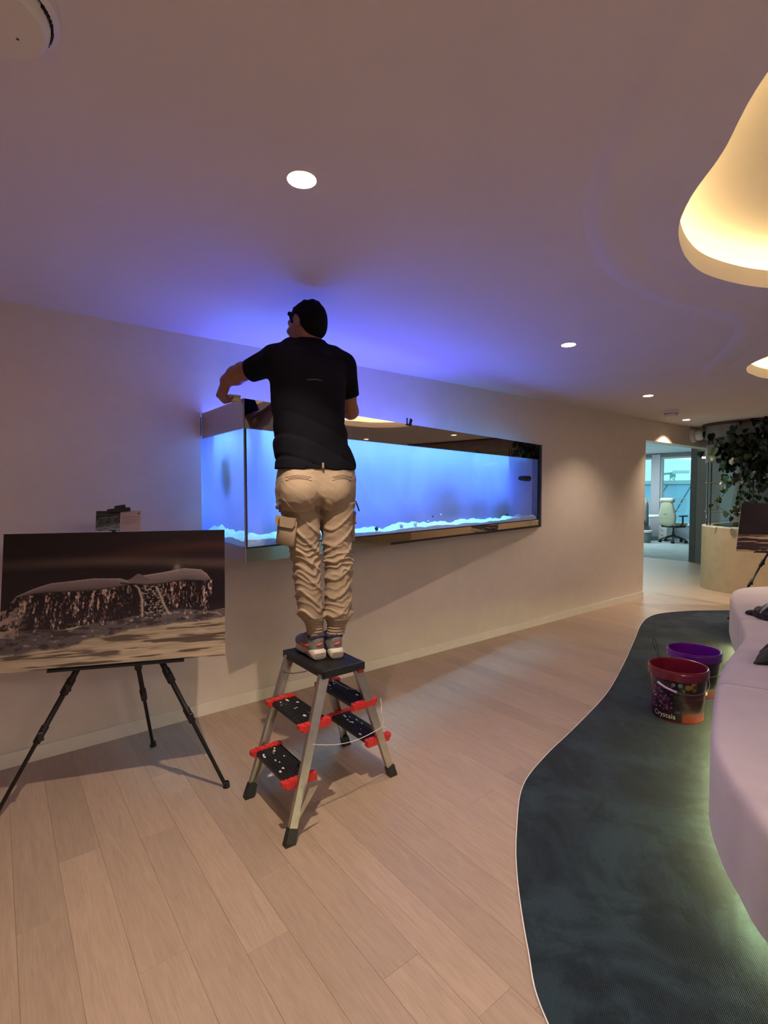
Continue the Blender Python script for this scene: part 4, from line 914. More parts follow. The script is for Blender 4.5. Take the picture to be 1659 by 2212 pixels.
# ================================================================ RUG, SOFA
outer=[(.86,-.9,0),(.92,-.2,0),(1.02,.38,0),(1.196,.794,0),(1.347,.972,0),(1.563,1.179,0),(1.776,1.347,0),(2.086,1.546,0),(2.429,1.650,0),(2.895,1.745,0),(3.537,1.895,0),(4.211,2.118,0),(5.022,2.414,0),(5.694,2.664,0),(6.15,2.775,0),(6.50,2.74,0),(6.881,2.571,0),(7.27,2.301,0)]
O=spline(outer,8)
poly=[(p.x,p.y) for p in O]+[(7.6,2.1),(7.6,-.9)]
rug=thing('carpet','dark teal inlaid carpet with wavy edge running under the sofa','carpet',(3.0,.6,0))
me=MB(); me.prism(poly,.0006,.006); me.build('pile',M_rug,rug)
m=MB(); n=len(O); R=[]
for i,p in enumerate(O):
    t_=(O[min(i+1,n-1)]-O[max(i-1,0)]).normalized(); nn=Vector((-t_.y,t_.x,0)); R.append([tuple(p+nn*a+Vector((0,0,z))) for a,z in ((-.001,.0005),(-.001,.0068),(.003,.0068),(.003,.0005))])
m.loft(R); m.build('edge_trim',mat('pale_trim',(.72,.68,.66),.4,.0),rug)
# sofa: wavy upholstered bench on a recessed plinth with an LED strip underneath
F=[(1.62,-1.0),(1.68,-.5),(1.72,-.05),(1.78,.22),(1.91,.475),(2.07,.61),(2.20,.705),(2.442,.833),(2.837,.965),(3.20,1.075),(3.62,1.175),(4.0,1.235),(4.32,1.29),(4.639,1.388),(5.05,1.545),(5.40,1.69),(5.778,1.835),(6.05,1.925),(6.35,1.985),(6.62,1.95),(6.85,1.83)]
FS=spline([(a,b,0) for a,b in F],10); n=len(FS); SH=.43; DEP=.62
def inward(p):
    t_=max(0,min(1,(p.x-1.7)/1.2)); a=Vector((1,.0,0)).lerp(Vector((.34,-.94,0)),t_); return a.normalized()
sofa=thing('curved_sofa','long wavy mauve upholstered bench with light glowing under its base','sofa',(3.4,.7,0))
prof=[(.0,.062),(.0,.12),(.0,.25),(.0,.375),(.004,.40),(.014,.418),(.03,.427),(.05,SH),(.2,SH+.004),(.4,SH+.004),(DEP-.05,SH),(DEP-.01,.41),(DEP,.37),(DEP,.062)]
def seg(i0,i1,name='seat'):
    m=MB(); R=[]; cl=[(i,k) for i,k in ((i0,.018),(i0,.004))]
    idx=list(range(i0,i1+1))
    def ring(p,inw,sh):
        return [tuple(p+inw*(max(s_,0)+(sh if s_<DEP/2 else -sh))+Vector((0,0,z-(sh*1.0 if z>.2 else 0)))) for s_,z in prof]
    tan=lambda i:(FS[min(i+1,n-1)]-FS[max(i-1,0)]).normalized()
    R.append(ring(FS[i0]+tan(i0)*.001,inward(FS[i0]),.020)); R.append(ring(FS[i0]+tan(i0)*.007,inward(FS[i0]),.006))
    for i in idx[1:-1]: R.append(ring(FS[i],inward(FS[i]),0))
    R.append(ring(FS[i1]-tan(i1)*.007,inward(FS[i1]),.006)); R.append(ring(FS[i1]-tan(i1)*.001,inward(FS[i1]),.020))
    m.loft(R,True,True); return m.build(name,M_sofa,sofa,smooth=True)
def nearest(x): return min(range(n),key=lambda i:abs(FS[i].x-x) if FS[i].y>0 else 9)
cuts=[0,nearest(1.80),nearest(3.19),nearest(4.95),n-1]
for a,b in zip(cuts,cuts[1:]): seg(a,b)
m=MB(); R=[[tuple(p+inward(p)*s_+Vector((0,0,z))) for s_,z in ((.07,.006),(.07,.062),(DEP-.07,.062),(DEP-.07,.006))] for p in FS[::2]]; m.loft(R); m.build('plinth',M_black,sofa)
m=MB(); R=[[tuple(p+inward(p)*s_+Vector((0,0,z))) for s_,z in ((.055,.052),(.055,.060),(.066,.060),(.066,.052))] for p in FS[:nearest(5.6)]]; m.loft(R); m.build('led_strip',mat('green_white_led',(.7,.9,.6),.5,emit=(1.0,1.0,.42),es=LED_ES),sofa)
# black bag and cap on the sofa
M_bag=mat('black_nylon',(.009,.010,.016),.55,var=.4,vscale=20,bump=.4,bscale=40)
t=thing('black_jacket','crumpled black jacket with a pale zip lying on the far sofa cushion','jacket',(5.2,1.3,SH))
s=SDF((4.65,.60,.40),(5.75,1.75,.85),.008)
s.ell((5.18,1.10,.52),(.24,.22,.16),.05); s.ell((5.08,1.31,.47),(.10,.11,.08),.05); s.cone((5.11,1.41,.46),(5.14,1.50,.443),.045,.015,.03); s.ell((5.25,1.0,.52),(.22,.2,.15),.05)
s.warp(lambda X,Y,Z:.012*np.sin(X*34+Y*20+np.sin(Z*30)*2)*np.cos(Y*27-Z*20)); s.F=np.maximum(s.F,(SH+.003)-s.ax[2][None,None,:]).astype(np.float32); s.mesh('fabric',M_bag,t)
m=MB(); zc=[(5.045,1.34,.485),(5.04,1.315,.53),(5.07,1.28,.575),(5.10,1.24,.61)]; m.tube([Vector(p)+Vector((-.03,.035,0)) for p in zc],.009,8); m.build('zip',mat('pale_zip',(.5,.5,.55),.4),t,smooth='all')
t=thing('folded_hat','black folded hat on the sofa cushion at the right edge','hat',(3.75,.95,SH))
s=SDF((3.4,.55,.40),(4.15,1.25,.66),.006)
s.ell((3.84,.87,.46),(.17,.15,.07),.03); s.cone((3.86,1.02,.46),(3.92,1.06,.45),.03,.012,.03); s.cone((3.80,.96,.47),(3.66,1.03,.445),.06,.012,.03); s.cone((3.9,.99,.48),(3.99,1.04,.45),.05,.01,.02)
s.warp(lambda X,Y,Z:.006*np.sin(X*40+Y*30)); s.F=np.maximum(s.F,(SH+.003)-s.ax[2][None,None,:]).astype(np.float32); s.mesh('crown',M_bag,t)
# ================================================================ BUCKETS
def bucket(cx,cy,az,h,col,dark,label,grp,text=None,rx=.172,ry=.158):
    t=thing('plastic_bucket',label,'bucket',(cx,cy,.006)); z0=.0065
    Mr=Matrix.Rotation(az,3,'Z'); n=56
    M_b=mat('bucket_'+dark,col,.25,var=.05,coat=.4); pr=[(.86,0),(.885,.006),(.93,.6*h),(.985,h-.055)]
    m=MB(); m.lathe([(.82,.0),(.86,.004)]+[(a,b+.004) for a,b in pr[1:]]+[(.985,h-.012),(.955,h-.012),(.84,.014),(.01,.012)],(cx,cy,z0),n,Mr@Matrix.Diagonal((1,1,1)),rx,ry); 
    body=m.build('shell',M_b,t,smooth=True)
    m=MB(); m.lathe([(1.0,h-.062),(1.045,h-.060),(1.05,h-.014),(1.04,h-.002),(1.02,h),(.985,h-.002),(.975,h-.014)],(cx,cy,z0),n,Mr,rx,ry); m.build('rim',M_b,t,smooth=True)
    m=MB(); m.lathe([(1.052,h-.017),(1.060,h-.015),(1.052,h-.012)],(cx,cy,z0),n,Mr,rx,ry); m.build('rim_bead',M_b,t,smooth=True)
    # printed wrap label as a flat coloured skin following the shell
    nu,nv=260,90; A=np.linspace(0,2*PI,nu); Z=np.linspace(.012,h-.066,nv); Ug,Zg=np.meshgrid(A,Z); rr=np.interp(Zg,[0,.6*h,h-.055],[.885,.93,.985])
    X=rr*(rx+.0015)*np.cos(Ug); Yy=rr*(ry+.0015)*np.sin(Ug); c_,s_=math.cos(az),math.sin(az)
    P=np.stack([cx+X*c_-Yy*s_,cy+X*s_+Yy*c_,z0+Zg],-1); v=(Zg-.012)/(h-.078)
    C=np.zeros(P.shape); C[:]=lin(30,20,26)
    ang=(np.degrees(Ug)+360)%360        # local angle
    return_data=(P,v,ang,C,nu,nv,t,body,z0)
    return return_data
def finish(data,C,par):
    P,v,ang,_,nu,nv,t,body,z0=data; idx=np.arange(nu*nv).reshape(nv,nu); Fq=np.stack([idx[:-1,:-1],idx[:-1,1:],idx[1:,1:],idx[1:,:-1]],-1).reshape(-1,4)
    me=bpy.data.meshes.new('label_wrap'); me.vertices.add(nu*nv); me.loops.add(len(Fq)*4); me.polygons.add(len(Fq)); me.vertices.foreach_set('co',P.ravel()); me.polygons.foreach_set('loop_start',np.arange(0,len(Fq)*4,4)); me.loops.foreach_set('vertex_index',Fq.ravel()); me.update(calc_edges=True)
    ca=me.color_attributes.new('Col','FLOAT_COLOR','POINT'); ca.data.foreach_set('color',np.concatenate([np.clip(C,0,1),np.ones(C.shape[:2]+(1,))],-1).ravel().astype(np.float32))
    return link_mesh('printed_wrap',me,M_wrap,t,smooth='all')
M_wrap=vcol_mat('printed_wrap',.3,.6)
AZ=math.radians(BK_AZ)
# viewer-facing local angle of the label centre
def local_view(cx,cy,az): return (math.degrees(math.atan2(-cy,-cx)-az)+360)%360
def dang(a,b): return (a-b+180)%360-180
bx,by=BK1; H1=.34
d=bucket(bx,by,AZ,H1,(.20,.012,.03,1),'crimson','red oval bucket with coral-picture wrap, in front of the purple one',None)
P,v,ang,C,nu,nv,t,body,z0=d; ctr=local_view(bx,by,AZ); x=dang(ang,ctr)      # + is to the left or right of the viewer
x=-x*1.0                                            # make + = viewer's right (counter-clockwise seen from above = right)
x=-x
C[:]=lin(26,16,22)
pic=(x<-8); n1=fbm(x/9+50,v*14,101); n2=fbm(x/3.2+90,v*40,105)
Cp=lin(60,20,50)*(.4+n1[...,None]); Cp=np.where((n2>.55)[...,None],lin(120,40,95),Cp); Cp=np.where((n2>.68)[...,None],lin(205,150,190),Cp); Cp=np.where((n1<.42)[...,None],lin(30,16,30),Cp)
Cp=np.where((v<.24)[...,None],lin(40,18,24),Cp); Cp=np.where((v>.86)[...,None],lin(60,50,48),Cp); C=np.where(pic[...,None],Cp,C)
txt=(x>=-8)&(x<13); lines=((v*34)%1<.45)&(vnoise(x*2.2,np.floor(v*34)*3.3,111)>.33)&(v<.80)&(v>.2)&(x>-5)&(x<10); C=np.where((txt&lines)[...,None],lin(78,70,70),C)
for q0 in (-6.5,6.5): r_=((x-q0)/3.2)**2+((v-.92)/.045)**2; C=np.where(((r_<1)&(r_>.25))[...,None],lin(190,180,180),C)
right=x>=13; Cr=lin(92,34,36)*(.75+.5*fbm(v*30,x/40+7,121)[...,None]); Cr=Cr+ (ss(.55,.75,fbm(v*16+3,x/60+9,131))*.5)[...,None]*lin(120,90,70); Cr=np.where((v<.16)[...,None],lin(105,36,26)*(.8+.3*n1[...,None]),Cr)
top=(v>.72); fish=(fbm(x/12,v*9,141)>.52)&(np.abs(x-26)<16)&(v>.76); Cr=np.where(top[...,None],lin(24,20,22),Cr); Cr=np.where((top&fish)[...,None],lin(170,125,30),Cr); C=np.where(right[...,None],Cr,C)
finish(d,C,None)
# white lettering low on the wrap, bent around the shell
def bend_text(txt,x0,z,size,t,cx,cy,az,ctr,h):
    cu=bpy.data.curves.new('txt','FONT'); cu.body=txt; cu.size=size; cu.extrude=.0004; cu.resolution_u=3
    o=bpy.data.objects.new('txt',cu); COL.objects.link(o); bpy.context.view_layer.update()
    me=bpy.data.meshes.new_from_object(o.evaluated_get(bpy.context.evaluated_depsgraph_get())); bpy.data.objects.remove(o)
    for vtx in me.vertices:
        u,w_,e=vtx.co; zz=z+w_; rr=np.interp(zz,[0,.6*h,h-.055],[.885,.93,.985]); a=math.radians(ctr)+(x0+u)/.158; 
        X=rr*(.172+.0028+e)*math.cos(a); Y=rr*(.158+.0028+e)*math.sin(a); vtx.co=(cx+X*math.cos(az)-Y*math.sin(az),cy+X*math.sin(az)+Y*math.cos(az),.0065+zz)
    me.materials.clear(); return link_mesh('lettering',me,mat('label_white',(.55,.5,.5),.5),t)
bend_text('Crystals',-.150,.028,.045,t,bx,by,AZ,ctr,H1)
def wire_handle(t,cx,cy,az,h,drop,grip,side):
    # bail hangs down over the front of the bucket
    P=[]; 
    for i in range(25):
        q=i/24; a=-PI/2*1+ (q-.5)*PI*1.0+0; X=.181*math.sin((q-.5)*PI); Yl=-side*(.163)*math.cos((q-.5)*PI)*1.04; Z=h-.05-drop*math.cos((q-.5)*PI)**.8
        P.append(Vector((cx+X*math.cos(az)-Yl*math.sin(az),cy+X*math.sin(az)+Yl*math.cos(az),.0065+Z)))
    m=MB(); m.tube(P,.0017,6); hd_=m.build('wire_handle',M_steel,t)
    if grip is not None:
        m=MB(); Q=P[grip[0]:grip[1]]; m.tube(Q,[.009]+[.0075]*(len(Q)-2)+[.009],10); m.build('handle_grip',mat('grip_pink',(.66,.5,.6),.4),t,smooth='all')
wire_handle(t,bx,by,AZ,H1,.085,BK_GRIP,BK_SIDE)
bx2,by2=BK2
d=bucket(bx2,by2,AZ,.325,(.13,.006,.24,1),'purple','purple oval bucket standing behind the red one, closer to the sofa',None)
P,v,ang,C,nu,nv,t2,body,z0=d; C[:]=lin(24,18,24); n1=fbm(ang/12,v*9,151); C=C*(.7+.6*n1[...,None]); C=np.where((v<.28)[...,None],lin(80,26,28)*(.7+.5*n1[...,None]),C); C=C+(np.exp(-((v-.33)/.07)**2)*.6)[...,None]*lin(120,100,80)
ctr2=local_view(bx2,by2,AZ); x2=dang(ang,ctr2); C=np.where(((x2>22)&(x2<38)&(v>.10)&(v<.18))[...,None],lin(210,195,170),C); finish(d,C,None)
wire_handle(t2,bx2,by2,AZ,.325,.10,None,BK_SIDE)
# thin wire tongs resting in the red bucket
t=thing('wire_tongs','thin dark bent wire standing up out of the red bucket','tool',(bx,by,.02)); m=MB()
a=atz(1418,1412,.30); b_=atz(1411,1383,.34); Q=[Vector((bx-.03,by+.05,.03)),at(1420,1412,by+.09),at(1413,1395,by+.10),at(1409,1384,by+.10),at(1412,1378,by+.10),at(1416,1385,by+.095),at(1424,1413,by+.08),Vector((bx-.0,by+.03,.03))]
m.tube(Q,.0017,6); m.build('wire',M_bmetal,t)

# ================================================================ PLANTER, PARTITION, OFFICE
# rounded plaster planter wall
PLN=spline([(10.6,3.30,0),(9.6,3.30,0),(9.0,3.27,0),(8.66,3.14,0),(8.50,2.92,0),(8.45,2.6,0),(8.50,2.1,0),(8.60,1.4,0),(8.75,.6,0),(8.9,-.4,0)],8)
planter=thing('planter_wall','low rounded plaster planter wall to the right of the doorway','planter',(8.9,2.2,0)); m=MB()
def thick(P,th,z0,z1,mb,dz=0):
    n=len(P); R=[]
    for i,p in enumerate(P):
        t_=(P[min(i+1,n-1)]-P[max(i-1,0)]).normalized(); nn=Vector((-t_.y,t_.x,0)); R.append([tuple(p+Vector((0,0,z0))),tuple(p+Vector((0,0,z1))),tuple(p+nn*th+Vector((0,0,z1))),tuple(p+nn*th+Vector((0,0,z0)))])
    mb.loft(R)
thick(PLN,.12,.0,.95,m); m.build('plaster_shell',plaster_mat('marble_plaster',(.46,.335,.20),.16),planter,smooth=True)
m=MB(); thick(PLN,.14,.95,.965,m); m.build('top_trim',mat('pale_edge',(.75,.7,.6),.4),planter)
m=MB(); thick([p+Vector((.14,0,0)) for p in PLN],.35,.86,.90,m); m.build('soil',mat('soil',(.03,.022,.015),.95,bump=.8),planter)
# glass partition standing on the planter, black double uprights, head track
part=thing('glass_partition','glazed partition with thin black double uprights above the planter wall','partition',(8.9,2.2,.96))
def along(P,y): 
    c=[p for p in P if p.x<9.6]; return min(c,key=lambda p:abs(p.y-y))
IN=[p+Vector((.10,0,0)) for p in PLN]
m=MB(); thick([p+Vector((-.14,-.02,0)) for p in PLN],.30,2.475,2.499,m); m.build('head_track',mat('dark_red_track',(.10,.02,.012),.5),part)
m=MB(); thick([p+Vector((.02,0,0)) for p in PLN],.10,2.30,2.476,m); m.build('head_panel',mat('taupe_panel',(.30,.24,.2),.6),part)
for y in (3.12,2.52,1.9,1.2,.5):
    for dy in (0,-.045):
        p=along(IN,y); m=MB(); m.tube([(p.x,y+dy,.965),(p.x,y+dy,2.475)],.008,8); m.build('upright',M_bmetal,part)
for z in (1.18,1.62,):
    m=MB(); R=[q+Vector((0,0,z)) for q in IN if q.x<9.7]; m.tube(R,.006,6); m.build('shelf_rail',mat('bronze_rail',(.20,.13,.08),.4,.6),part)
g=MB(); thick([p+Vector((.05,0,0)) for p in IN],.006,.97,2.30,g); g.build('glazing',M_glass,part)
m=MB(); p0=[q for q in IN if q.y<3.2 and q.y>2.2]; thick([q+Vector((-.03,0,0)) for q in p0],.02,1.93,2.2,m); m.build('frosted_panel',mat('pink_panel',(.27,.19,.16),.5),part)
# hanging pothos: vines and heart leaves
M_leaf=mat('pothos_leaf',(.012,.026,.010),.35,var=.5,vscale=3); M_leaf2=mat('pothos_leaf_light',(.035,.075,.02),.35,var=.3,vscale=3); M_vine=mat('vine_green',(.04,.05,.02),.6)
def leaf_mesh(nm,mt):
    P=[(0,0),(.035,-.012),(.062,.01),(.068,.045),(.05,.085),(.022,.115),(0,.135),(-.022,.115),(-.05,.085),(-.068,.045),(-.062,.01),(-.035,-.012)]
    vs=[(x,y,-.9*x*x*4 -.9*(y-.05)**2) for x,y in P]+[(0,.0,.004),(0,.045,.006),(0,.09,.0)]
    fs=[(12,0,1),(12,1,2,13),(13,2,3),(13,3,4,14),(14,4,5),(14,5,6),(14,6,7),(14,7,8),(14,8,9,13),(13,9,10),(13,10,11,12),(12,11,0)]
    me=bpy.data.meshes.new(nm); me.from_pydata(vs,[],fs); me.update(); me.materials.append(mt); me.polygons.foreach_set('use_smooth',[True]*len(fs)); return me
LM=[leaf_mesh('leaf',M_leaf),leaf_mesh('leaf_pale',M_leaf2)]
RL=random.Random(5); tot=0
def plant(label,root,vines,dens=1.0,bush=None):
    global tot
    t=thing('hanging_pothos',label,'plant',tuple(root))
    m=MB(); m.lathe([(.09,-.10),(.12,0),(.125,.02),(.115,.02),(.11,-.01),(.01,-.01)],tuple(root),20,capb=True); m.build('pot',mat('dark_pot',(.03,.03,.03),.6),t,smooth=True)
    def leaf(p,s_,k=0):
        global tot
        tot+=1
        o=bpy.data.objects.new('leaf',LM[k]); COL.objects.link(o); o.parent=t
        o.matrix_local=Matrix.Translation(Vector(p)-Vector(root))@Matrix.Rotation(RL.uniform(0,2*PI),4,'Z')@Matrix.Rotation(RL.uniform(-2.3,-1.0),4,'X')@Matrix.Rotation(RL.uniform(-.7,.7),4,'Y')@Matrix.Scale(s_,4)
    for V_ in vines:
        P=spline(V_,5); m=MB(); m.tube(P,.005,5); m.build('vine',M_vine,t)
        L=0; 
        for a,b in zip(P,P[1:]):
            L+=(b-a).length
            if L>.05/dens: L=0; q=b+Vector((RL.uniform(-.05,.05),RL.uniform(-.05,.05),RL.uniform(-.02,.02))); leaf(q,RL.uniform(.4,.65),1 if RL.random()<.12 else 0)
    if bush:
        c,rx,ry,rz,nn=bush
        for i in range(nn):
            leaf(Vector(c)+Vector((RL.gauss(0,1)*rx,RL.gauss(0,1)*ry,RL.gauss(0,1)*rz)),RL.uniform(.6,.95),1 if RL.random()<.06 else 0)
XP=8.62
def vx(px,py,dx=0): return atx(px,py,XP-.25+dx)
plant('trailing pothos with one long loose vine, leftmost of the hanging plants',vx(1595,950,.1),[
 [vx(1590,945),vx(1566,955),vx(1562,985),vx(1563,1010),vx(1562,1035),vx(1570,1050),vx(1560,1072),vx(1543,1082),vx(1548,1092),vx(1575,1110),vx(1580,1118)],
 [vx(1595,950),vx(1583,960),vx(1585,990),vx(1588,1012)],[vx(1598,955),vx(1600,1000),vx(1598,1040),vx(1594,1075),vx(1590,1095),vx(1578,1106)]],.9,(vx(1585,962),.05,.15,.10,90))
plant('dense dark pothos hanging over the middle of the partition',vx(1625,955,.1),[
 [vx(1620,960),vx(1612,1000),vx(1608,1040),vx(1600,1075),vx(1596,1110)],[vx(1630,960),vx(1622,1010),vx(1626,1050),vx(1612,1075),vx(1600,1095)],[vx(1640,960),vx(1642,1010),vx(1640,1060),vx(1632,1085)]],1.6,(vx(1622,985),.06,.2,.17,150))
plant('pothos mass at the right edge above the seascape print',vx(1668,930,.1),[
 [vx(1660,940),vx(1655,980),vx(1652,1010)],[vx(1668,940),vx(1662,1000),vx(1660,1075)]],1.5,(vx(1660,955),.06,.13,.22,110))
# office beyond: far walls, window wall, ceiling
M_grey=mat('grey_wall',(.20,.19,.18),.7,var=.04)
m=MB(); m.box((XR,3.0,0),(XR+.12,4.40,2.72)); struct('wall_passage',m,M_grey)
m=MB(); m.box((XR-.01,4.36,0),(XR+.14,4.47,2.72)); struct('trim_door_post',m,mat('dark_post',(.10,.10,.10),.5))
m=MB(); m.box((XR,-4,0),(XR+.12,2.55,2.72)); struct('wall_far',m,mat('ochre_wall',(.50,.36,.18),.7))
m=MB(); m.box((7.0,6.2,0),(XR,6.35,2.75)); m.box((XR,9.6,0),(17.6,9.75,2.8)); m.box((XR,1.9,0),(17.6,2.0,2.8)); struct('wall_office_side',m,M_wall)
M_oc=mat('office_ceiling',(.62,.66,.68),.45,var=.02)
m=MB(); m.box((7.0,YW+T,2.745),(18.2,9.8,2.85)); m.box((XR,1.9,2.745),(18.2,YW+T,2.85)); ocl=struct('ceiling_office',m,mat('ceiling_gap',(.15,.17,.18),.7))
for i in range(18):
    for j in range(10):
        x=7.25+i*.6; y=3.6+j*.6
        if y>9.6: continue
        q=MB(); q.box((x+.006,y+.006,2.735),(x+.594,y+.594,2.745)); q.build('ceiling_panel',M_oc,ocl,fix=False)
XW=17.5
M_fr=mat('window_frame',(.42,.42,.46),.45,var=.03)
ys=[2.0,3.1,4.4,5.2,6.40,6.58,7.78,7.98,9.0,9.6]
m=MB(); m.box((XW,1.9,2.60),(XW+.3,9.7,2.8)); m.box((XW,1.9,0),(XW+.3,9.7,.30)); struct('wall_window',m,M_grey)
def window(k,y0,y1,hand=False):
    w_=MB(); f=.05
    w_.box((XW,y0,.3),(XW+.12,y0+f,2.6)); w_.box((XW,y1-f,.3),(XW+.12,y1,2.6)); w_.box((XW,y0+f,.3),(XW+.12,y1-f,.35)); w_.box((XW,y0+f,2.55),(XW+.12,y1-f,2.6)); o=struct('window_%d'%k,w_,M_fr)
    g=MB(); g.box((XW+.05,y0+f,.35),(XW+.06,y1-f,2.55)); g.build('pane',M_glass,o)
    if hand: h_=MB(); h_.cbox((XW-.03,y0+.012,1.44),(XW,y0+.035,1.58),.004); h_.build('handle',M_black,o)
window(1,6.58,7.66,True); window(2,7.92,9.1); window(3,4.9,6.35); window(4,3.2,4.6)
m=MB(); m.box((XW-.06,7.66,0),(XW+.16,7.92,2.7)); m.box((XW-.06,6.35,0),(XW+.16,6.58,2.7)); m.box((XW,9.1,0),(XW+.16,9.7,2.7)); m.box((XW,4.6,0),(XW+.16,4.9,2.7)); m.box((XW,1.9,0),(XW+.16,3.2,2.7)); struct('wall_mullion',m,M_fr)
# office chair (cream, seen from behind)
M_cream=mat('cream_leather',(.38,.38,.27),.5,var=.05,bump=.1); ch=Vector((15.55,6.42,0))
t=thing('office_chair','cream high-back office chair with headrest seen from behind beside the window','chair',tuple(ch))
fr=Vector((.95,-.30,0)).normalized(); rg=Vector((fr.y,-fr.x,0))
def cp_(x,y,z): return ch+rg*x+fr*y+Vector((0,0,z))
for k in range(5):
    a=2*PI*k/5+.35; e=cp_(.34*math.cos(a),.34*math.sin(a),.09)
    m=MB(); m.tube([cp_(0,0,.20),cp_(.17*math.cos(a),.17*math.sin(a),.16),e],[.028,.022,.018],8); lg=m.build('leg',M_black,t,smooth='all')
    m=MB(); 
    for o_ in (-.018,.018): q=e+Vector((0,0,-.047)); m.tube([q+rg*(o_-.011),q+rg*(o_+.011)],.043,14)
    m.build('caster',M_black,lg)
m=MB(); m.tube([cp_(0,0,.17),cp_(0,0,.30),cp_(0,0,.31),cp_(0,0,.46)],[.035,.035,.022,.022],12); m.build('gas_column',M_black,t)
m=MB(); m.cbox((-.26,-.25,.50),(.26,.27,.58),.03,frameM(ch,rg,(0,0,1))); m.build('seat',M_cream,t,smooth='all')
m=MB(); m.cbox((-.24,-.22,.44),(.24,.22,.505),.02,frameM(ch,rg,(0,0,1))); m.build('seat_base',M_black,t)
s=SDF((14.8,5.8,.45),(16.2,7.1,1.45),.012); R3=np.array([np.array(rg),np.array(fr),V(0,0,1)]).T
s.ell(cp_(0,-.24,.68),(.25,.055,.20),.03,R3,p=3); s.ell(cp_(0,-.26,.88),(.20,.05,.22),.05,R3,p=3); s.ell(cp_(0,-.265,1.0),(.15,.045,.18),.05,R3,p=3); s.mesh('backrest',M_cream,t)
s=SDF((14.8,5.8,1.0),(16.2,7.1,1.45),.010); s.cone(cp_(-.17,-.25,1.22),cp_(.15,-.25,1.22),.075,.075,.02); s.mesh('headrest',M_cream,t)
m=MB(); m.cbox((-.07,-.325,.815),(.05,-.300,.835),.006,frameM(ch,rg,(0,0,1))); m.build('back_slot',M_black,t)
for sx in (-1,1):
    m=MB(); m.tube([cp_(.2*sx,.0,.48),cp_(.30*sx,.0,.56),cp_(.31*sx,-.02,.76)],[.02,.025,.022],8); m.build('arm_post',M_black,t); m=MB(); m.cbox((.31*sx-.05,-.14,.76),(.31*sx+.05,.14,.80),.015,frameM(ch,rg,(0,0,1))); m.build('armrest',M_black,t)
# desk, drawer unit, bin, monitor, cabinet, plant, papers
dk=thing('office_desk','dark desk with pale top left of the cream chair','desk',(15.6,7.3,0))
m=MB(); m.cbox((15.3,6.98,.70),(16.84,9.0,.735),.004); m.build('desktop',mat('desk_white',(.7,.75,.78),.4),dk)
m=MB(); m.box((15.32,6.98+.05,0),(15.36,8.95,.69)); m.build('front_panel',mat('dark_panel',(.08,.08,.08),.5),dk)
for x,y in ((16.80,7.05),(16.80,8.9)): m=MB(); m.box((x-.025,y-.025,0),(x+.025,y+.025,.70)); m.build('leg',M_bmetal,dk)
du=thing('drawer_unit','white drawer pedestal between the desk and the cream chair','drawers',(16.05,6.85,0)); m=MB(); m.box((15.85,6.72,.03),(16.3,6.96,.66)); m.build('carcass',M_white,du)
for k in range(4): m=MB(); m.box((15.84,6.73,.05+k*.152),(15.85,6.95,.19+k*.152)); dr=m.build('drawer',M_white,du); m=MB(); m.box((15.825,6.80,.16+k*.152),(15.84,6.88,.17+k*.152)); m.build('handle',M_steel,dr)
bn=thing('waste_bin','grey waste bin with a white liner in front of the desk','bin',(14.9,6.88,0)); m=MB(); m.lathe([(.11,.005),(.145,.34),(.135,.34),(.10,.02)],(14.9,6.88,0),20,capb=True); m.build('shell',mat('bin_grey',(.16,.18,.18),.5),bn,smooth=True); m=MB(); m.lathe([(.150,.30),(.152,.35),(.135,.352),(.12,.30)],(14.9,6.88,0),20); m.build('liner',M_white,bn,smooth=True)
mo=thing('cardboard_screen','brown upright board on the desk at the doorway edge','board',(16.1,7.62,.735)); m=MB(); m.box((16.1,7.45,.78),(16.13,7.80,1.25)); m.build('panel',mat('tan_board',(.33,.24,.16),.7),mo); m=MB(); m.box((16.06,7.5,.736),(16.2,7.75,.78)); m.build('foot',M_black,mo)
m=MB(); m.cbox((15.45,7.2,.736),(15.7,7.5,.76),.004); kb=m.build('notebook',M_black,thing('notebook','black notebook lying on the desk','notebook',(15.5,7.3,.736)))
jk=thing('hanging_coat','grey coat hanging beside the desk at the left door edge','coat',(15.2,7.12,.5)); s=SDF((14.9,6.8,.4),(15.5,7.5,1.2),.012); s.ell((15.2,7.12,.85),(.07,.13,.32),.03,None,'u',3); s.warp(lambda X,Y,Z:.015*np.sin(Y*50)); s.mesh('cloth',mat('coat_grey',(.16,.16,.17),.9),jk)
cb=thing('low_cabinet','low grey window cabinet behind the cream chair','cabinet',(17,6.6,0)); m=MB(); m.box((16.9,5.2,0),(17.43,7.4,.42)); m.build('body',mat('cab_grey',(.22,.26,.30),.5),cb); m=MB(); m.box((16.87,5.18,.42),(17.43,7.42,.45)); m.build('top',mat('desk_white',(.7,.75,.78),.4),cb)
fp=thing('flowering_plant','small white flowering plant in a glass pot by the window','plant',(17.0,6.05,.45)); m=MB(); m.lathe([(.09,0),(.12,.22),(.11,.22),(.08,.01)],(17.0,6.05,.451),18,capb=True); m.build('pot',mat('pot_grey',(.3,.33,.35),.3),fp,smooth=True)
m=MB()
for k in range(14): m.tube([(17,6.05,.6),(17+RL.uniform(-.1,.1),6.05+RL.uniform(-.18,.18),.75+RL.uniform(0,.22))],.004,4)
st_=m.build('stems',M_vine,fp); st_['kind']='stuff'
m=MB()
for k in range(40):
    b=bmesh.new(); bmesh.ops.create_icosphere(b,subdivisions=1,radius=RL.uniform(.016,.03)); m.bm(b,Matrix.Translation((17+RL.uniform(-.11,.11),6.05+RL.uniform(-.2,.2),.72+RL.uniform(0,.28))))
bl=m.build('blossoms',M_white,fp); bl['kind']='stuff'
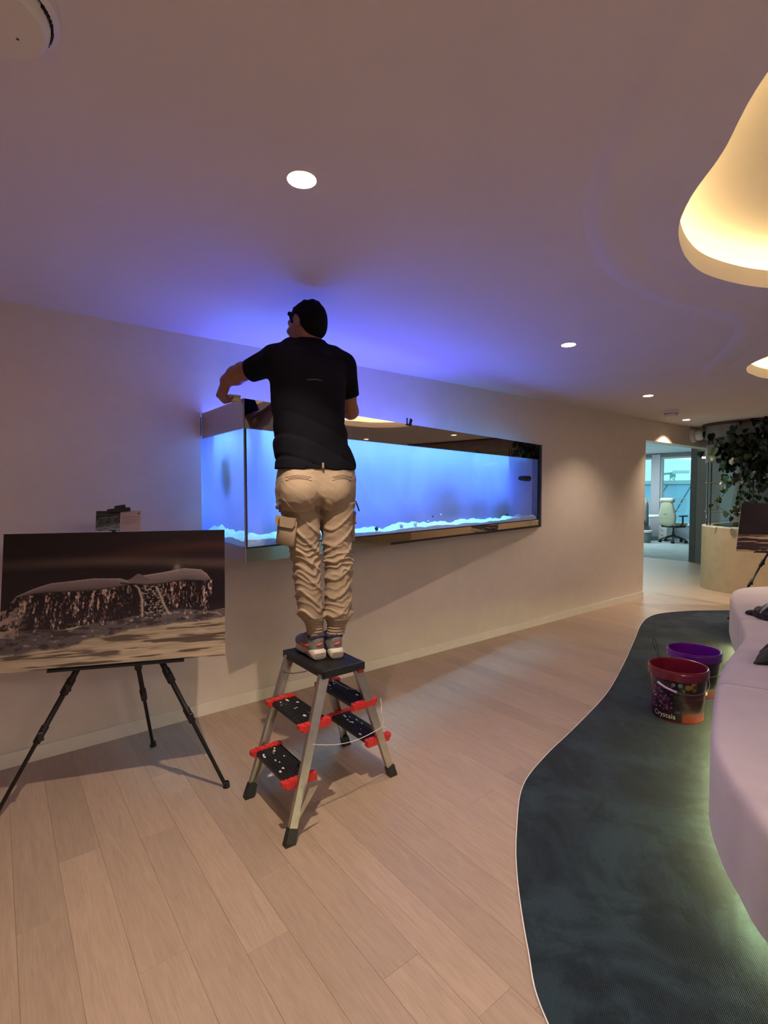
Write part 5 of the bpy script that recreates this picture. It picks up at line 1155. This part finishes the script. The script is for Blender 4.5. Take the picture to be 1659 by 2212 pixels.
pp=thing('papers','loose papers lying on the low cabinet','papers',(16.98,6.6,.452)); m=MB(); m.box((16.9,6.42,.4515),(17.2,6.72,.458)); m.build('sheet',mat('paper_lilac',(.6,.55,.75),.6),pp)
# linear lamp in the corridor ceiling behind the partition
ll=thing('linear_lamp','slim bright linear ceiling lamp behind the partition glass','ceiling light',(11.3,4.0,2.2)); a=atx(1517,989,11.3); b=atx(1531,988,11.3); m=MB(); m.cbox((11.28,b.y,a.z-.015),(11.32,a.y,a.z+.02),.003); m.build('tube',mat('cool_glow',(.9,.95,1),.5,emit=(.9,1,1),es=5),ll); m=MB(); m.tube([(11.3,a.y,a.z),(11.3,a.y,2.745)],.004,6); m.tube([(11.3,b.y,a.z),(11.3,b.y,2.745)],.004,6); m.build('suspension',M_steel,ll)
# outside: ground, roof building, railings, tower crane
m=MB(); m.box((18.2,-120,-22.5),(400,300,-22)); g_=struct('ground_outside',m,mat('city_ground',(.3,.4,.42),.9,var=.2,vscale=.1))
bd=thing('opposite_building','pale opposite building with a glazed blue roof beyond the office window','building',(50,22,-22))
M_bf=mat('blue_roof',(.24,.42,.60),.4,var=.1,vscale=.3); M_bw=mat('building_wall',(.42,.55,.58),.7,var=.1,vscale=.5)
m=MB(); m.box((52,2,-22),(70,60,-3.2)); m.build('wall',M_bw,bd)
m=MB(); m.add([(51,2,-3.0),(51,60,-3.0),(58,60,2.2),(58,2,2.2),(51,2,-3.3),(51,60,-3.3),(58,60,-3.3),(58,2,-3.3)],[(0,3,2,1),(4,5,6,7),(0,1,5,4),(1,2,6,5),(2,3,7,6),(3,0,4,7)]); rf=m.build('roof',M_bf,bd)
m=MB(); m.box((57.8,2,2.2),(70,60,2.6)); m.build('ridge',M_bw,bd)
for k in range(24):
    y=3+k*2.4; m=MB(); m.tube([(50.98,y,-2.97),(58,y,2.26)],.035,4); m.build('roof_seam',M_bmetal,rf)
for z in (-4.5,-6.4,-8.6,-11): m=MB(); m.box((51.6,2,z),(52,60,z+.5)); m.build('floor_band',M_white,bd)
rl=thing('balcony_railing','white horizontal balcony railing just outside the office window','railing',(18.8,6.5,0))
for z in (.42,.62,.85,1.05,1.22): m=MB(); m.tube([(18.8,3,z),(18.8,10,z)],.014,6); m.build('rail',M_white,rl)
for y in (3.5,5.2,6.9,8.6,9.9): m=MB(); m.box((18.78,y-.02,-.1),(18.82,y+.02,1.22)); m.build('post',M_white,rl)
m=MB(); m.box((18.1,2,-.3),(19.1,10.5,-.1)); struct('balcony_floor',m,M_bw)
cr=thing('tower_crane','distant tower crane seen through the office window','crane',(110,0,-22)); M_cr=mat('crane_grey',(.22,.45,.50),.6)
def o_at(px,py,X): return atx(px,py,X)
b0=o_at(1452,1050,110); b1=o_at(1453,1029,110); jl=o_at(1424,1025,110); jr=o_at(1489,1021,110); tp=o_at(1452,1022,110)
m=MB(); 
for sx in (-1,1): m.tube([(110,b0.y+sx*.42,-22),(110,b0.y+sx*.42,b1.z)],.08,5)
for k in range(30): z=-22+k*(b1.z+22)/30; m.tube([(110,b0.y-.42,z),(110,b0.y+.42,z+(b1.z+22)/30)],.07,4)
m.build('mast',M_cr,cr); m=MB(); m.tube([jl,tp],.2,5); m.tube([tp,jr],.07,5); m.tube([tp+Vector((0,0,.45)),jr+Vector((0,0,.35))],.05,5)
for k in range(14): a=tp.lerp(jr,k/14); b=tp.lerp(jr,(k+1)/14); m.tube([a,b+Vector((0,0,.4))],.04,4)
m.build('jib',M_cr,cr); m=MB(); m.box((109.7,jl.y-.35,jl.z-.7),(110.3,jl.y+.35,jl.z-.1)); m.build('counterweight',M_cr,cr); m=MB(); m.box((109.7,b1.y-.45,b1.z-.2),(110.3,b1.y+.45,b1.z+.5)); m.build('cab',M_cr,cr)
